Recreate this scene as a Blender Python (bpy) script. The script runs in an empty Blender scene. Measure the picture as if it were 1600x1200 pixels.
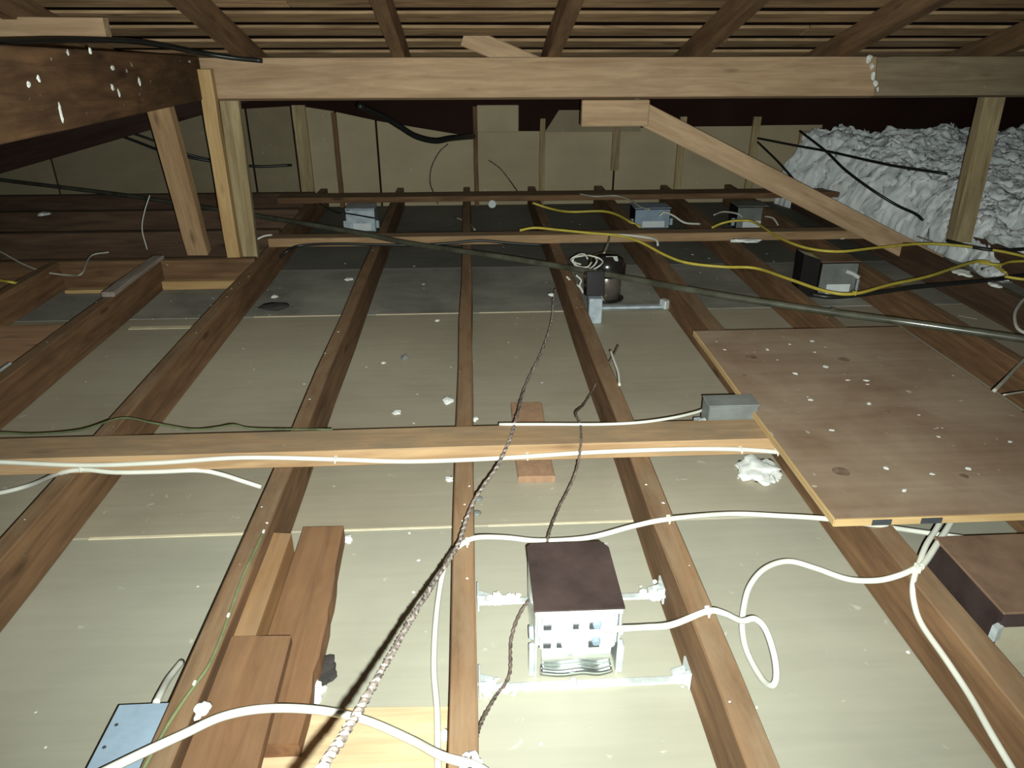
import bpy, bmesh, math, random
from mathutils import Vector, Matrix, noise

random.seed(7)
scene = bpy.context.scene
col = scene.collection

# ------------------------------------------------------------------ camera, light, exposure
F_PX = 1150.0                      # focal length for a 1600 px wide frame
PITCH = math.radians(25.76)
YAW = math.radians(3.09)
EYE = Vector((0.0, 0.0, 0.965))    # z = 0 is the top of the ceiling joists
FWD = Vector((math.sin(YAW) * math.cos(PITCH), math.cos(YAW) * math.cos(PITCH), -math.sin(PITCH)))
RIGHT = Vector((math.cos(YAW), -math.sin(YAW), 0.0))
UP = RIGHT.cross(FWD)

cam_data = bpy.data.cameras.new('camera')
cam_data.sensor_fit = 'HORIZONTAL'
cam_data.sensor_width = 36.0
cam_data.lens = F_PX / 1600.0 * 36.0
cam_data.clip_start = 0.02
cam_data.clip_end = 60
cam = bpy.data.objects.new('camera', cam_data)
col.objects.link(cam)
m = Matrix((RIGHT, UP, -FWD)).transposed().to_4x4()
m.translation = EYE
cam.matrix_world = m
scene.camera = cam

world = bpy.data.worlds.new('attic_air')
scene.world = world
world.use_nodes = True
world.node_tree.nodes['Background'].inputs['Color'].default_value = (0.9, 0.95, 1.0, 1)
world.node_tree.nodes['Background'].inputs['Strength'].default_value = 0.012

# the phone's flash, just below and beside the lens, tipped towards the far end
flash = bpy.data.lights.new('phone_flash', 'SPOT')
flash.energy = 310.0
flash.color = (0.93, 1.0, 0.94)
flash.shadow_soft_size = 0.005
flash.spot_size = math.radians(128)
flash.spot_blend = 1.0
fl = bpy.data.objects.new('phone_flash', flash)
col.objects.link(fl)
FLASH_TILT = math.radians(10.0)
fdir = (FWD * math.cos(FLASH_TILT) + UP * math.sin(FLASH_TILT)).normalized()
fr = RIGHT.copy()
fu = fr.cross(fdir)
m = Matrix((fr, fu, -fdir)).transposed().to_4x4()
m.translation = EYE + RIGHT * 0.022 - UP * 0.020
fl.matrix_world = m

scene.view_settings.view_transform = 'Standard'
scene.view_settings.look = 'None'
scene.view_settings.gamma = 1.0
scene.view_settings.use_curve_mapping = False
scene.view_settings.exposure = 0.0

# ------------------------------------------------------------------ placing
def ray(x, y):
    return (FWD + RIGHT * ((x - 800) / F_PX) - UP * ((y - 600) / F_PX)).normalized()

def P(x, y, z=None, Y=None, X=None):
    d = ray(x, y)
    if z is not None: t = (z - EYE.z) / d.z
    elif Y is not None: t = (Y - EYE.y) / d.y
    else: t = (X - EYE.x) / d.x
    return EYE + d * t

# ------------------------------------------------------------------ materials
def _new(name):
    mt = bpy.data.materials.new(name)
    mt.use_nodes = True
    nt = mt.node_tree
    b = nt.nodes['Principled BSDF']
    return mt, nt, b

def _ramp(nt, fac, stops):
    r = nt.nodes.new('ShaderNodeValToRGB')
    els = r.color_ramp.elements
    els[0].position, els[0].color = stops[0][0], (*stops[0][1], 1)
    els[1].position, els[1].color = stops[-1][0], (*stops[-1][1], 1)
    for p, c in stops[1:-1]:
        e = els.new(p); e.color = (*c, 1)
    nt.links.new(fac, r.inputs['Fac'])
    return r.outputs['Color']

def _noise(nt, vec, scale, detail=4, rough=0.55, dist=0.0):
    n = nt.nodes.new('ShaderNodeTexNoise')
    n.inputs['Scale'].default_value = scale
    n.inputs['Detail'].default_value = detail
    n.inputs['Roughness'].default_value = rough
    n.inputs['Distortion'].default_value = dist
    nt.links.new(vec, n.inputs['Vector'])
    return n.outputs['Fac']

def _mapping(nt, scale=(1, 1, 1), kind='Object', jitter=True):
    tc = nt.nodes.new('ShaderNodeTexCoord')
    mp = nt.nodes.new('ShaderNodeMapping')
    mp.inputs['Scale'].default_value = scale
    nt.links.new(tc.outputs[kind], mp.inputs['Vector'])
    if jitter:
        oi = nt.nodes.new('ShaderNodeObjectInfo')
        mul = nt.nodes.new('ShaderNodeVectorMath'); mul.operation = 'MULTIPLY_ADD'
        mul.inputs[1].default_value = (17.3, 9.1, 5.7)
        nt.links.new(oi.outputs['Random'], mul.inputs[0])
        mul.inputs[2].default_value = (0, 0, 0)
        nt.links.new(mul.outputs[0], mp.inputs['Location'])
    return mp.outputs['Vector']

def _mix(nt, fac, a, b, mode='MIX'):
    mx = nt.nodes.new('ShaderNodeMix'); mx.data_type = 'RGBA'; mx.blend_type = mode
    if isinstance(fac, (int, float)): mx.inputs[0].default_value = fac
    else: nt.links.new(fac, mx.inputs[0])
    for s, v in ((6, a), (7, b)):
        if isinstance(v, tuple): mx.inputs[s].default_value = (*v, 1)
        else: nt.links.new(v, mx.inputs[s])
    return mx.outputs[2]

def _math(nt, op, a, b=None, clamp=False):
    n = nt.nodes.new('ShaderNodeMath'); n.operation = op; n.use_clamp = clamp
    for i, v in enumerate((a, b)):
        if v is None: continue
        if isinstance(v, (int, float)): n.inputs[i].default_value = v
        else: nt.links.new(v, n.inputs[i])
    return n.outputs[0]

def _bump(nt, b, height, strength=0.3, dist=0.004):
    bp = nt.nodes.new('ShaderNodeBump')
    bp.inputs['Strength'].default_value = strength
    bp.inputs['Distance'].default_value = dist
    nt.links.new(height, bp.inputs['Height'])
    nt.links.new(bp.outputs['Normal'], b.inputs['Normal'])

def wood(name, light, dark, dust=(0.30, 0.25, 0.18), dust_amt=0.5, speck=0.0, stain=0.5, rough=0.8, var=0.25, spec=0.25):
    mt, nt, b = _new(name)
    v = _mapping(nt, (1.3, 16, 16))
    grain = _noise(nt, v, 2.2, 7, 0.62, 0.7)
    c = _ramp(nt, grain, [(0.30, dark), (0.68, light)])
    v2 = _mapping(nt, (2.2, 7, 7))
    blotch = _noise(nt, v2, 1.4, 5, 0.6)
    c = _mix(nt, _math(nt, 'MULTIPLY', _ramp(nt, blotch, [(0.42, (0, 0, 0)), (0.7, (1, 1, 1))]), stain), c, tuple(x * 0.62 for x in dark))
    # knots
    vk = _mapping(nt, (2.4, 9, 9))
    vo = nt.nodes.new('ShaderNodeTexVoronoi'); vo.inputs['Scale'].default_value = 1.1
    nt.links.new(vk, vo.inputs['Vector'])
    kn = _ramp(nt, vo.outputs['Distance'], [(0.05, (1, 1, 1)), (0.14, (0, 0, 0))])
    c = _mix(nt, _math(nt, 'MULTIPLY', kn, 0.75), c, tuple(x * 0.45 for x in dark))
    oi = nt.nodes.new('ShaderNodeObjectInfo')
    hsv = nt.nodes.new('ShaderNodeHueSaturation')
    val = _math(nt, 'MULTIPLY_ADD', oi.outputs['Random'], var)
    nt.nodes[-1].inputs[2].default_value = 1.0 - var * 0.5
    nt.links.new(val, hsv.inputs['Value']); nt.links.new(c, hsv.inputs['Color'])
    c = hsv.outputs['Color']
    # settled dust on what faces up
    geo = nt.nodes.new('ShaderNodeNewGeometry')
    sep = nt.nodes.new('ShaderNodeSeparateXYZ')
    nt.links.new(geo.outputs['Normal'], sep.inputs[0])
    upf = _ramp(nt, sep.outputs['Z'], [(0.6, (0, 0, 0)), (0.95, (1, 1, 1))])
    vd = _mapping(nt, (4, 12, 12))
    dn = _ramp(nt, _noise(nt, vd, 1.6, 6, 0.65), [(0.36, (0.25, 0.25, 0.25)), (0.64, (1, 1, 1))])
    df = _math(nt, 'MULTIPLY', _math(nt, 'MULTIPLY', upf, dn), dust_amt)
    c = _mix(nt, df, c, dust)
    if speck > 0:
        vs = _mapping(nt, (26, 40, 40))
        sp = _ramp(nt, _noise(nt, vs, 1.0, 3, 0.5, 0.4), [(0.80 - 0.10 * speck, (0, 0, 0)), (0.86 - 0.10 * speck, (1, 1, 1))])
        c = _mix(nt, sp, c, (0.62, 0.60, 0.52))
    nt.links.new(c, b.inputs['Base Color'])
    b.inputs['Roughness'].default_value = rough
    b.inputs['Specular IOR Level'].default_value = spec
    _bump(nt, b, grain, 0.25, 0.003)
    return mt

def sheet(name, a, bcol, streak=(1, 1, 1), scale=1.6, speck=0.4, rough=0.75, spec=0.25, fine=0.07):
    mt, nt, b = _new(name)
    v = _mapping(nt, (1.0, 1.0, 1.0))
    n1 = _noise(nt, v, scale, 6, 0.6, 0.3)
    c = _ramp(nt, n1, [(0.32, a), (0.68, bcol)])
    v2 = _mapping(nt, (2.5, 40, 10))
    n2 = _noise(nt, v2, 1.0, 4, 0.6)
    c = _mix(nt, fine, c, _ramp(nt, n2, [(0.35, tuple(x * 0.6 for x in a)), (0.65, tuple(min(1, x * 1.3) for x in bcol))]))
    if speck > 0:
        v3 = _mapping(nt, (1, 1, 1))
        sp = _ramp(nt, _noise(nt, v3, 34, 3, 0.5, 0.5), [(0.70, (0, 0, 0)), (0.76, (1, 1, 1))])
        c = _mix(nt, _math(nt, 'MULTIPLY', sp, speck), c, (0.72, 0.71, 0.62))
    nt.links.new(c, b.inputs['Base Color'])
    b.inputs['Roughness'].default_value = rough
    b.inputs['Specular IOR Level'].default_value = spec
    _bump(nt, b, n2, 0.12, 0.002)
    return mt

def plain(name, c, rough=0.5, metal=0.0, spec=0.5, var=0.12, scale=20.0, bump=0.0):
    mt, nt, b = _new(name)
    v = _mapping(nt)
    n = _noise(nt, v, scale, 4, 0.6)
    cc = _ramp(nt, n, [(0.3, tuple(x * (1 - var) for x in c)), (0.7, tuple(min(1, x * (1 + var)) for x in c))])
    nt.links.new(cc, b.inputs['Base Color'])
    b.inputs['Roughness'].default_value = rough
    b.inputs['Metallic'].default_value = metal
    b.inputs['Specular IOR Level'].default_value = spec
    if bump: _bump(nt, b, n, bump, 0.004)
    return mt

M = {}
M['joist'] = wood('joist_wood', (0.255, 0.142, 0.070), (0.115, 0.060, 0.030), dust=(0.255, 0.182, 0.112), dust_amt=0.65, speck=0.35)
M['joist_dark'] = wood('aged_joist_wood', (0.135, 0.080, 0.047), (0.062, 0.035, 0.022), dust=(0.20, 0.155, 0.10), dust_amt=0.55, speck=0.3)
M['purlin'] = wood('purlin_pine', (0.57, 0.395, 0.240), (0.36, 0.232, 0.135), dust_amt=0.3, speck=0.3, stain=0.3)
M['purlin_grey'] = wood('weathered_purlin_wood', (0.34, 0.265, 0.170), (0.21, 0.150, 0.090), dust_amt=0.3, speck=0.4, stain=0.4)
M['pale'] = wood('pale_pine', (0.60, 0.42, 0.21), (0.42, 0.25, 0.10), dust_amt=0.25, speck=0.2, stain=0.2)
M['crossbeam'] = wood('batten_pine', (0.45, 0.295, 0.160), (0.27, 0.160, 0.080), dust=(0.215, 0.160, 0.103), dust_amt=0.85, speck=0.3, stain=0.25)
M['rafter'] = wood('rafter_wood', (0.27, 0.165, 0.088), (0.130, 0.072, 0.037), dust_amt=0.2, speck=0.3)
M['sheathing'] = wood('roof_board_wood', (0.62, 0.42, 0.235), (0.24, 0.145, 0.075), dust_amt=0.0, speck=0.2, stain=0.5, var=0.5)
M['beam_dark'] = wood('stained_beam_wood', (0.165, 0.088, 0.040), (0.062, 0.031, 0.015), dust_amt=0.2, speck=0.9, stain=0.8)
M['maroon'] = wood('maroon_shade_wood', (0.045, 0.022, 0.014), (0.022, 0.010, 0.007), dust_amt=0.0)  # near-black: the shade under the slanting beam put into the wood colour
M['plank'] = wood('plank_wood', (0.25, 0.130, 0.062), (0.140, 0.066, 0.031), dust=(0.24, 0.145, 0.08), dust_amt=0.35, speck=0.2)
M['red_plank'] = wood('reddish_plank_wood', (0.62, 0.38, 0.22), (0.40, 0.21, 0.11), dust=(0.5, 0.36, 0.23), dust_amt=0.3)
M['painted'] = wood('whitewashed_wood', (0.42, 0.37, 0.33), (0.20, 0.145, 0.11), dust=(0.36, 0.33, 0.29), dust_amt=0.5, speck=0.6)
M['plywood'] = sheet('plywood_sheet', (0.205, 0.127, 0.080), (0.330, 0.250, 0.175), scale=3.4, speck=0.5, fine=0.10)
M['ply_edge'] = wood('plywood_edge', (0.62, 0.44, 0.22), (0.44, 0.28, 0.12), dust_amt=0.0)
M['ply_light'] = sheet('fresh_plywood', (0.52, 0.36, 0.20), (0.66, 0.50, 0.31), scale=3.0, speck=0.2, fine=0.35)
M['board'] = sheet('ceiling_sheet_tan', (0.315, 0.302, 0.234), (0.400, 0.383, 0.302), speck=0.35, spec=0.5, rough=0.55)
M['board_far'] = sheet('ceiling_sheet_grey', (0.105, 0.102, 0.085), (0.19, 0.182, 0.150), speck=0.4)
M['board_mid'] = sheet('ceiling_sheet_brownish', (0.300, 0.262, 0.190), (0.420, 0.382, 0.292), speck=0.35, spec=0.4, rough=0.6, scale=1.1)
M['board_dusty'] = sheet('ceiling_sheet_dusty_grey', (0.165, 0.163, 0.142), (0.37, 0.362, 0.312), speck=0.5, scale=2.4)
M['board_edge'] = plain('torn_sheet_edge', (0.66, 0.58, 0.40), 0.9)
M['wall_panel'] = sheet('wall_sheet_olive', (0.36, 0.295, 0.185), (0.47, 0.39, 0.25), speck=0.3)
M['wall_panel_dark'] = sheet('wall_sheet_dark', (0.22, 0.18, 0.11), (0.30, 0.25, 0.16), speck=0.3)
M['stud'] = wood('stud_wood', (0.48, 0.38, 0.21), (0.26, 0.185, 0.095), dust_amt=0.2)
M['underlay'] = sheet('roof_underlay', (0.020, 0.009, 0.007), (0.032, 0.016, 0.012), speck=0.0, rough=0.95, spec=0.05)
M['cable'] = plain('white_pvc', (0.64, 0.64, 0.56), 0.45, spec=0.4, var=0.06)
M['grey_wire'] = plain('grey_pvc', (0.45, 0.43, 0.36), 0.5)
M['yellow'] = plain('yellow_pvc', (0.58, 0.47, 0.07), 0.45, var=0.15)
M['black'] = plain('black_pvc', (0.016, 0.017, 0.016), 0.4, spec=0.5)
M['conduit'] = plain('black_pipe', (0.075, 0.076, 0.054), 0.25, spec=0.8, var=0.5, scale=9)
M['green'] = plain('green_pvc', (0.075, 0.095, 0.040), 0.6, var=0.4, scale=30)
M['green_pale'] = plain('dusty_green_pvc', (0.15, 0.17, 0.075), 0.8, var=0.3)
M['rope_dark'] = plain('old_cloth_wire', (0.13, 0.095, 0.075), 0.9, var=0.7, scale=60)
M['rope_mid'] = plain('worn_cloth_wire', (0.20, 0.155, 0.13), 0.95, var=0.9, scale=90)
M['rope_pale'] = plain('frayed_cloth_wire', (0.34, 0.29, 0.26), 0.95, var=0.8, scale=60)
M['galv'] = plain('galvanised_steel', (0.74, 0.80, 0.80), 0.30, metal=0.5, var=0.22, scale=30, bump=0.15)
M['galv_dull'] = plain('dusty_galvanised_steel', (0.42, 0.48, 0.52), 0.55, metal=0.25, var=0.25, scale=24)
M['blue_grey'] = plain('blue_grey_enamel', (0.26, 0.34, 0.42), 0.5, var=0.15, scale=14)
M['grey_box'] = plain('grey_enamel', (0.17, 0.18, 0.17), 0.55, var=0.2, scale=14)
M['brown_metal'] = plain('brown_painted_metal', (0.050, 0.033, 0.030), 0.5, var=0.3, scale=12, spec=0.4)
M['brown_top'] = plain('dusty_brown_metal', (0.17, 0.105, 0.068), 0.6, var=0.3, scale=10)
M['dark_metal'] = plain('black_metal', (0.020, 0.018, 0.018), 0.22, metal=0.2, spec=0.7)
M['barrel'] = plain('smoky_metal', (0.125, 0.105, 0.085), 0.3, metal=0.3, var=0.3, scale=8)
M['galv_bright'] = plain('polished_steel', (0.80, 0.84, 0.82), 0.16, metal=0.95, var=0.08, scale=25, bump=0.05)
M['white_plastic'] = plain('white_plastic', (0.56, 0.58, 0.55), 0.35, var=0.04)
M['socket'] = plain('dark_socket', (0.05, 0.055, 0.06), 0.5)
M['sticker'] = plain('paper_sticker', (0.68, 0.72, 0.72), 0.8, var=0.06)
M['tan_metal'] = plain('tan_painted_metal', (0.42, 0.38, 0.27), 0.5, var=0.1)
M['plaster'] = plain('white_plaster', (0.80, 0.82, 0.78), 0.95, var=0.1, bump=0.6)
M['wool'] = plain('white_insulation_wool', (0.87, 0.93, 0.93), 1.0, var=0.14, scale=9, bump=0.2, spec=0.05)
M['dark_paper'] = plain('torn_dark_paper', (0.035, 0.030, 0.027), 0.9, var=0.4)
M['brick'] = plain('terracotta_wood', (0.33, 0.195, 0.115), 0.85, var=0.18, scale=40)
M['grey_cap'] = plain('grey_nail_cap', (0.18, 0.19, 0.18), 0.5)
M['steel'] = plain('nail_steel', (0.5, 0.5, 0.48), 0.35, metal=0.9)

# ------------------------------------------------------------------ building blocks
def tag(o, label=None, cat=None, group=None, kind=None):
    if label: o['label'] = label
    if cat: o['category'] = cat
    if group: o['group'] = group
    if kind: o['kind'] = kind
    return o

def empty(name, loc, label=None, cat=None, group=None, kind=None):
    o = bpy.data.objects.new(name, None)
    o.empty_display_size = 0.05
    o.location = loc
    col.objects.link(o)
    return tag(o, label, cat, group, kind)

def link(name, me, mat, parent=None, matrix=None, smooth=False):
    o = bpy.data.objects.new(name, me)
    col.objects.link(o)
    if mat and not me.materials: me.materials.append(M[mat])
    if smooth:
        for p in me.polygons: p.use_smooth = True
    if matrix is not None: o.matrix_world = matrix
    if parent is not None:
        o.parent = parent
        o.matrix_parent_inverse = WM(parent).inverted()
    return o

def WM(o):
    if o.parent is None: return o.matrix_basis.copy()
    return WM(o.parent) @ o.matrix_parent_inverse @ o.matrix_basis

class MB:
    """collects shapes in world coordinates; build() links them as one mesh with its origin at the middle"""
    def __init__(self):
        self.bm = bmesh.new()
    def box(self, c, s, rot=None, bev=0.0, seg=1):
        r = bmesh.ops.create_cube(self.bm, size=1.0)
        vs = r['verts']
        bmesh.ops.scale(self.bm, vec=Vector(s), verts=vs)
        if bev > 0:
            es = list({e for v in vs for e in v.link_edges})
            g = bmesh.ops.bevel(self.bm, geom=es, offset=min(bev, min(s) * 0.45), segments=seg, affect='EDGES', profile=0.6)
            vs = list({v for f in g['faces'] for v in f.verts} | {v for v in vs if v.is_valid})
        if rot is not None: bmesh.ops.transform(self.bm, matrix=rot.to_4x4(), verts=vs)
        bmesh.ops.translate(self.bm, vec=Vector(c), verts=vs)
        return self
    def cyl(self, a, b, r1, r2=None, n=16, caps=True):
        a, b = Vector(a), Vector(b)
        r2 = r1 if r2 is None else r2
        d = b - a
        r = bmesh.ops.create_cone(self.bm, cap_ends=caps, segments=n, radius1=r1, radius2=r2, depth=d.length)
        q = Vector((0, 0, 1)).rotation_difference(d.normalized()).to_matrix().to_4x4()
        q.translation = (a + b) / 2
        bmesh.ops.transform(self.bm, matrix=q, verts=r['verts'])
        return self
    def tube(self, pts, r, n=8, sub=6, squash=1.0):
        pts = smooth_path(pts, sub)
        sweep(self.bm, pts, r, n, squash)
        return self
    def lathe(self, c, prof, n=24):
        rings = []
        for (r, z) in prof:
            rings.append([self.bm.verts.new((c[0] + r * math.cos(2 * math.pi * i / n), c[1] + r * math.sin(2 * math.pi * i / n), c[2] + z)) for i in range(n)])
        for A, B in zip(rings, rings[1:]):
            for i in range(n):
                self.bm.faces.new((A[i], A[(i + 1) % n], B[(i + 1) % n], B[i]))
        self.bm.faces.new(rings[-1]); self.bm.faces.new(list(reversed(rings[0])))
        return self
    def slab(self, poly, z0, z1):
        """a flat plate: outline given as (x, y) points, between two heights"""
        lo = [self.bm.verts.new((p[0], p[1], z0)) for p in poly]
        hi = [self.bm.verts.new((p[0], p[1], z1)) for p in poly]
        n = len(poly)
        self.bm.faces.new(hi); self.bm.faces.new(list(reversed(lo)))
        for i in range(n):
            self.bm.faces.new((lo[i], lo[(i + 1) % n], hi[(i + 1) % n], hi[i]))
        return self
    def prism(self, quad_a, quad_b):
        a = [self.bm.verts.new(p) for p in quad_a]; b = [self.bm.verts.new(p) for p in quad_b]
        n = len(a)
        self.bm.faces.new(list(reversed(a))); self.bm.faces.new(b)
        for i in range(n):
            self.bm.faces.new((a[i], a[(i + 1) % n], b[(i + 1) % n], b[i]))
        return self
    def lump(self, c, s, jit=0.35, sub=2, seed=0):
        r = bmesh.ops.create_icosphere(self.bm, subdivisions=sub, radius=1.0)
        off = Vector((seed * 3.1, seed * 1.7, seed * 0.9))
        for v in r['verts']:
            k = 1 + jit * (noise.noise(v.co * 1.9 + off) * 1.3 + 0.6 * noise.noise(v.co * 4.3 + off))
            v.co = Vector((v.co.x * s[0] * k, v.co.y * s[1] * k, v.co.z * s[2] * k)) + Vector(c)
        return self
    def build(self, name, mat, parent=None, smooth=False):
        bm = self.bm
        bmesh.ops.recalc_face_normals(bm, faces=bm.faces)
        lo = Vector([min(v.co[i] for v in bm.verts) for i in range(3)])
        hi = Vector([max(v.co[i] for v in bm.verts) for i in range(3)])
        c = (lo + hi) / 2
        bmesh.ops.translate(bm, vec=-c, verts=bm.verts)
        me = bpy.data.meshes.new(name)
        bm.to_mesh(me); bm.free()
        return link(name, me, mat, parent, Matrix.Translation(c), smooth)

def smooth_path(pts, sub=6):
    pts = [Vector(p) for p in pts]
    if len(pts) < 3 or sub <= 1: return pts
    out = []
    n = len(pts)
    for i in range(n - 1):
        p0 = pts[i - 1] if i > 0 else pts[0] * 2 - pts[1]
        p1, p2 = pts[i], pts[i + 1]
        p3 = pts[i + 2] if i + 2 < n else pts[-1] * 2 - pts[-2]
        for k in range(sub):
            t = k / sub
            out.append(0.5 * ((2 * p1) + (p2 - p0) * t + (2 * p0 - 5 * p1 + 4 * p2 - p3) * t * t + (3 * p1 - p0 - 3 * p2 + p3) * t ** 3))
    out.append(pts[-1])
    return out

def frames(pts):
    n = len(pts)
    T = [(pts[min(i + 1, n - 1)] - pts[max(i - 1, 0)]).normalized() for i in range(n)]
    ref = Vector((0, 0, 1)) if abs(T[0].z) < 0.9 else Vector((1, 0, 0))
    N = [(ref - T[0] * ref.dot(T[0])).normalized()]
    for i in range(1, n):
        v = N[-1] - T[i] * N[-1].dot(T[i])
        N.append(v.normalized() if v.length > 1e-6 else N[-1])
    return T, N

def sweep(bm, pts, r, n=8, squash=1.0):
    T, N = frames(pts)
    rings = []
    for i, p in enumerate(pts):
        b = T[i].cross(N[i])
        ri = r[i * (len(r) - 1) // max(1, len(pts) - 1)] if isinstance(r, (list, tuple)) else r
        rings.append([bm.verts.new(p + (N[i] * math.cos(2 * math.pi * k / n) * squash + b * math.sin(2 * math.pi * k / n)) * ri) for k in range(n)])
    for A, B in zip(rings, rings[1:]):
        for k in range(n):
            bm.faces.new((A[k], A[(k + 1) % n], B[(k + 1) % n], B[k]))
    bm.faces.new(list(reversed(rings[0]))); bm.faces.new(rings[-1])

def timber(name, a, b, w, h, mat, label=None, cat=None, group=None, up=(0, 0, 1), parent=None, kind=None, wob=0.0015, bev=0.003, nseg=8):
    """a sawn timber from a to b (centre line), w across and h along up; slightly uneven, edges eased"""
    a, b = Vector(a), Vector(b)
    d = b - a; L = d.length; x = d.normalized()
    z = Vector(up); z = (z - x * z.dot(x)).normalized()
    y = z.cross(x)
    bm = bmesh.new()
    rnd = random.Random(hash((round(a.x, 3), round(a.y, 3), round(b.x, 3), round(b.z, 3), round(w, 3))) & 0xffffff)
    prof = [(-w/2 + bev, -h/2), (w/2 - bev, -h/2), (w/2, -h/2 + bev), (w/2, h/2 - bev), (w/2 - bev, h/2), (-w/2 + bev, h/2), (-w/2, h/2 - bev), (-w/2, -h/2 + bev)]
    rings = []
    for i in range(nseg + 1):
        t = -L/2 + L * i / nseg
        ring = []
        e = wob if 0 < i < nseg else wob * 0.5
        dy = rnd.uniform(-e, e)
        for (py, pz) in prof:
            ring.append(bm.verts.new((t, py + dy + rnd.uniform(-e, e) * 0.4, pz + (rnd.uniform(-e, e) * 0.25 if abs(pz) < h/2 - bev * 0.5 else 0))))
        rings.append(ring)
    for A, B in zip(rings, rings[1:]):
        for k in range(8):
            bm.faces.new((A[k], A[(k + 1) % 8], B[(k + 1) % 8], B[k]))
    bm.faces.new(list(reversed(rings[0]))); bm.faces.new(rings[-1])
    bmesh.ops.recalc_face_normals(bm, faces=bm.faces)
    me = bpy.data.meshes.new(name)
    bm.to_mesh(me); bm.free()
    mw = Matrix((x, y, z)).transposed().to_4x4(); mw.translation = (a + b) / 2
    o = link(name, me, mat, parent, mw)
    return tag(o, label, cat, group, kind)

# ------------------------------------------------------------------ the setting
JD = 0.13                          # joist depth
ZF = -JD                           # top of the ceiling sheets
Y_S1 = P(640, 826, z=ZF).y         # sheet joint nearer the camera
Y_S2 = P(640, 491, z=ZF).y         # sheet joint further away
Y_WALL = 5.12
Y_CB2_ = P(750, 382, z=0).y + .04     # a sheet joint hidden under the light orange timber

fb = MB(); fb.box((0, 2.4, ZF - 0.022), (10.4, 6.8, 0.02))
floor = tag(fb.build('floor', 'board_edge'), 'backing under the ceiling sheets between the joists', kind='structure')
def sheet_row(y0, y1, mat, xs):
    for x0, x1 in zip(xs, xs[1:]):
        b = MB(); b.box(((x0 + x1) / 2, (y0 + y1) / 2, ZF - 0.006), (x1 - x0 - 0.004, y1 - y0 - 0.005, 0.012), bev=0.002)
        b.build('ceiling_sheet', mat, floor)
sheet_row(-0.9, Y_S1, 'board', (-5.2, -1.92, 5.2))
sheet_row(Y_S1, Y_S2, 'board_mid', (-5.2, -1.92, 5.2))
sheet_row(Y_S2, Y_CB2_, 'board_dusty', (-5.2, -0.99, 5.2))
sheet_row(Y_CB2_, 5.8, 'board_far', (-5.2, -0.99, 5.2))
# raised paper tape along the joints
for (x0, x1, yy, w) in ((-0.93, -0.49, Y_S1, 0.010), (-0.42, -0.03, Y_S1, 0.008), (0.02, 0.40, Y_S1, 0.008), (-1.4, -0.99, P(260, 512, z=ZF).y, 0.03),
                        (-0.93, -0.49, Y_S2, 0.010), (-0.42, -0.03, Y_S2, 0.008), (0.02, 0.40, Y_S2, 0.008)):
    b = MB(); b.box(((x0 + x1) / 2, yy, ZF + 0.0012), (x1 - x0, w, 0.0025), bev=0.001)
    b.build('joint_tape', 'board_edge', floor)

# roof: slope falls away from the camera
SLOPE = math.radians(16.0)
Y_P, Z_P = 3.55, 0.845             # rafter undersides pass this line, on top of the purlin
def zr(Y, off=0.0): return Z_P + (Y_P - Y) * math.tan(SLOPE) + off / math.cos(SLOPE)
RN = Vector((0, math.sin(SLOPE), math.cos(SLOPE)))
RD = Vector((0, math.cos(SLOPE), -math.sin(SLOPE)))
RAFT_H = 0.10
rb = MB()
y0, y1 = -1.0, 5.75
rb.prism([(-5.2, y0, zr(y0, 0.20)), (5.2, y0, zr(y0, 0.20)), (5.2, y1, zr(y1, 0.20)), (-5.2, y1, zr(y1, 0.20))],
         [(-5.2, y0, zr(y0, 0.225)), (5.2, y0, zr(y0, 0.225)), (5.2, y1, zr(y1, 0.225)), (-5.2, y1, zr(y1, 0.225))])
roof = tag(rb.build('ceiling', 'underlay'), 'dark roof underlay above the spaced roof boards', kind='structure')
s = 0.0
rnd = random.Random(3)
k = 0
Yb = 1.75
while Yb < 3.95:
    bw = 0.112 + rnd.uniform(-0.012, 0.010)
    xa = -5.1
    cuts = [xa, rnd.uniform(-2.6, 1.8), 5.1]
    for x0, x1 in zip(cuts, cuts[1:]):
        tilt = rnd.uniform(-0.012, 0.012)
        c = Vector(((x0 + x1) / 2, Yb, zr(Yb, RAFT_H + 0.0075)))
        timber('roof_board', c - Vector(((x1 - x0) / 2 - 0.002, tilt * 0.3, 0)), c + Vector(((x1 - x0) / 2 - 0.002, tilt * 0.3, 0)), bw, 0.013, 'sheathing', up=RN, parent=roof, wob=0.003)
    Yb += (0.186 + rnd.uniform(-0.006, 0.006)) * math.cos(SLOPE)

# back wall of sheets and studs
wb = MB(); wb.box((0.0, Y_WALL + 0.085, 0.22), (10.4, 0.03, 0.72))
wall = tag(wb.build('wall_back', 'underlay'), 'dark backing behind the low wall of olive sheets', kind='structure')
def wall_panel(xa, xb, ya_top, yb_top, mat='wall_panel', Y=Y_WALL):
    A = P(xa, ya_top, Y=Y); B = P(xb, yb_top, Y=Y)
    b = MB()
    q = [(A.x + .003, Y, ZF), (B.x - .003, Y, ZF), (B.x - .003, Y, B.z), (A.x + .003, Y, A.z)]
    b.prism(q, [(p[0], Y + 0.012, p[2]) for p in q])
    b.build('wall_sheet', mat, wall)
for xa, xb, t0, t1 in ((456, 522, 164, 174), (524, 586, 175, 188), (588, 740, 189, 214), (744, 846, 205, 205), (848, 962, 203, 204), (964, 1062, 200, 199), (1064, 1184, 198, 197), (1186, 1286, 196, 195)):
    wall_panel(xa, xb, t0, t1)
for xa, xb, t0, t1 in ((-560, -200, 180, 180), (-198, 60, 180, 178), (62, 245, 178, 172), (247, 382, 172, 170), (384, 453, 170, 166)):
    wall_panel(xa, xb, t0, t1, 'wall_panel_dark', Y_WALL + 0.03)
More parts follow.
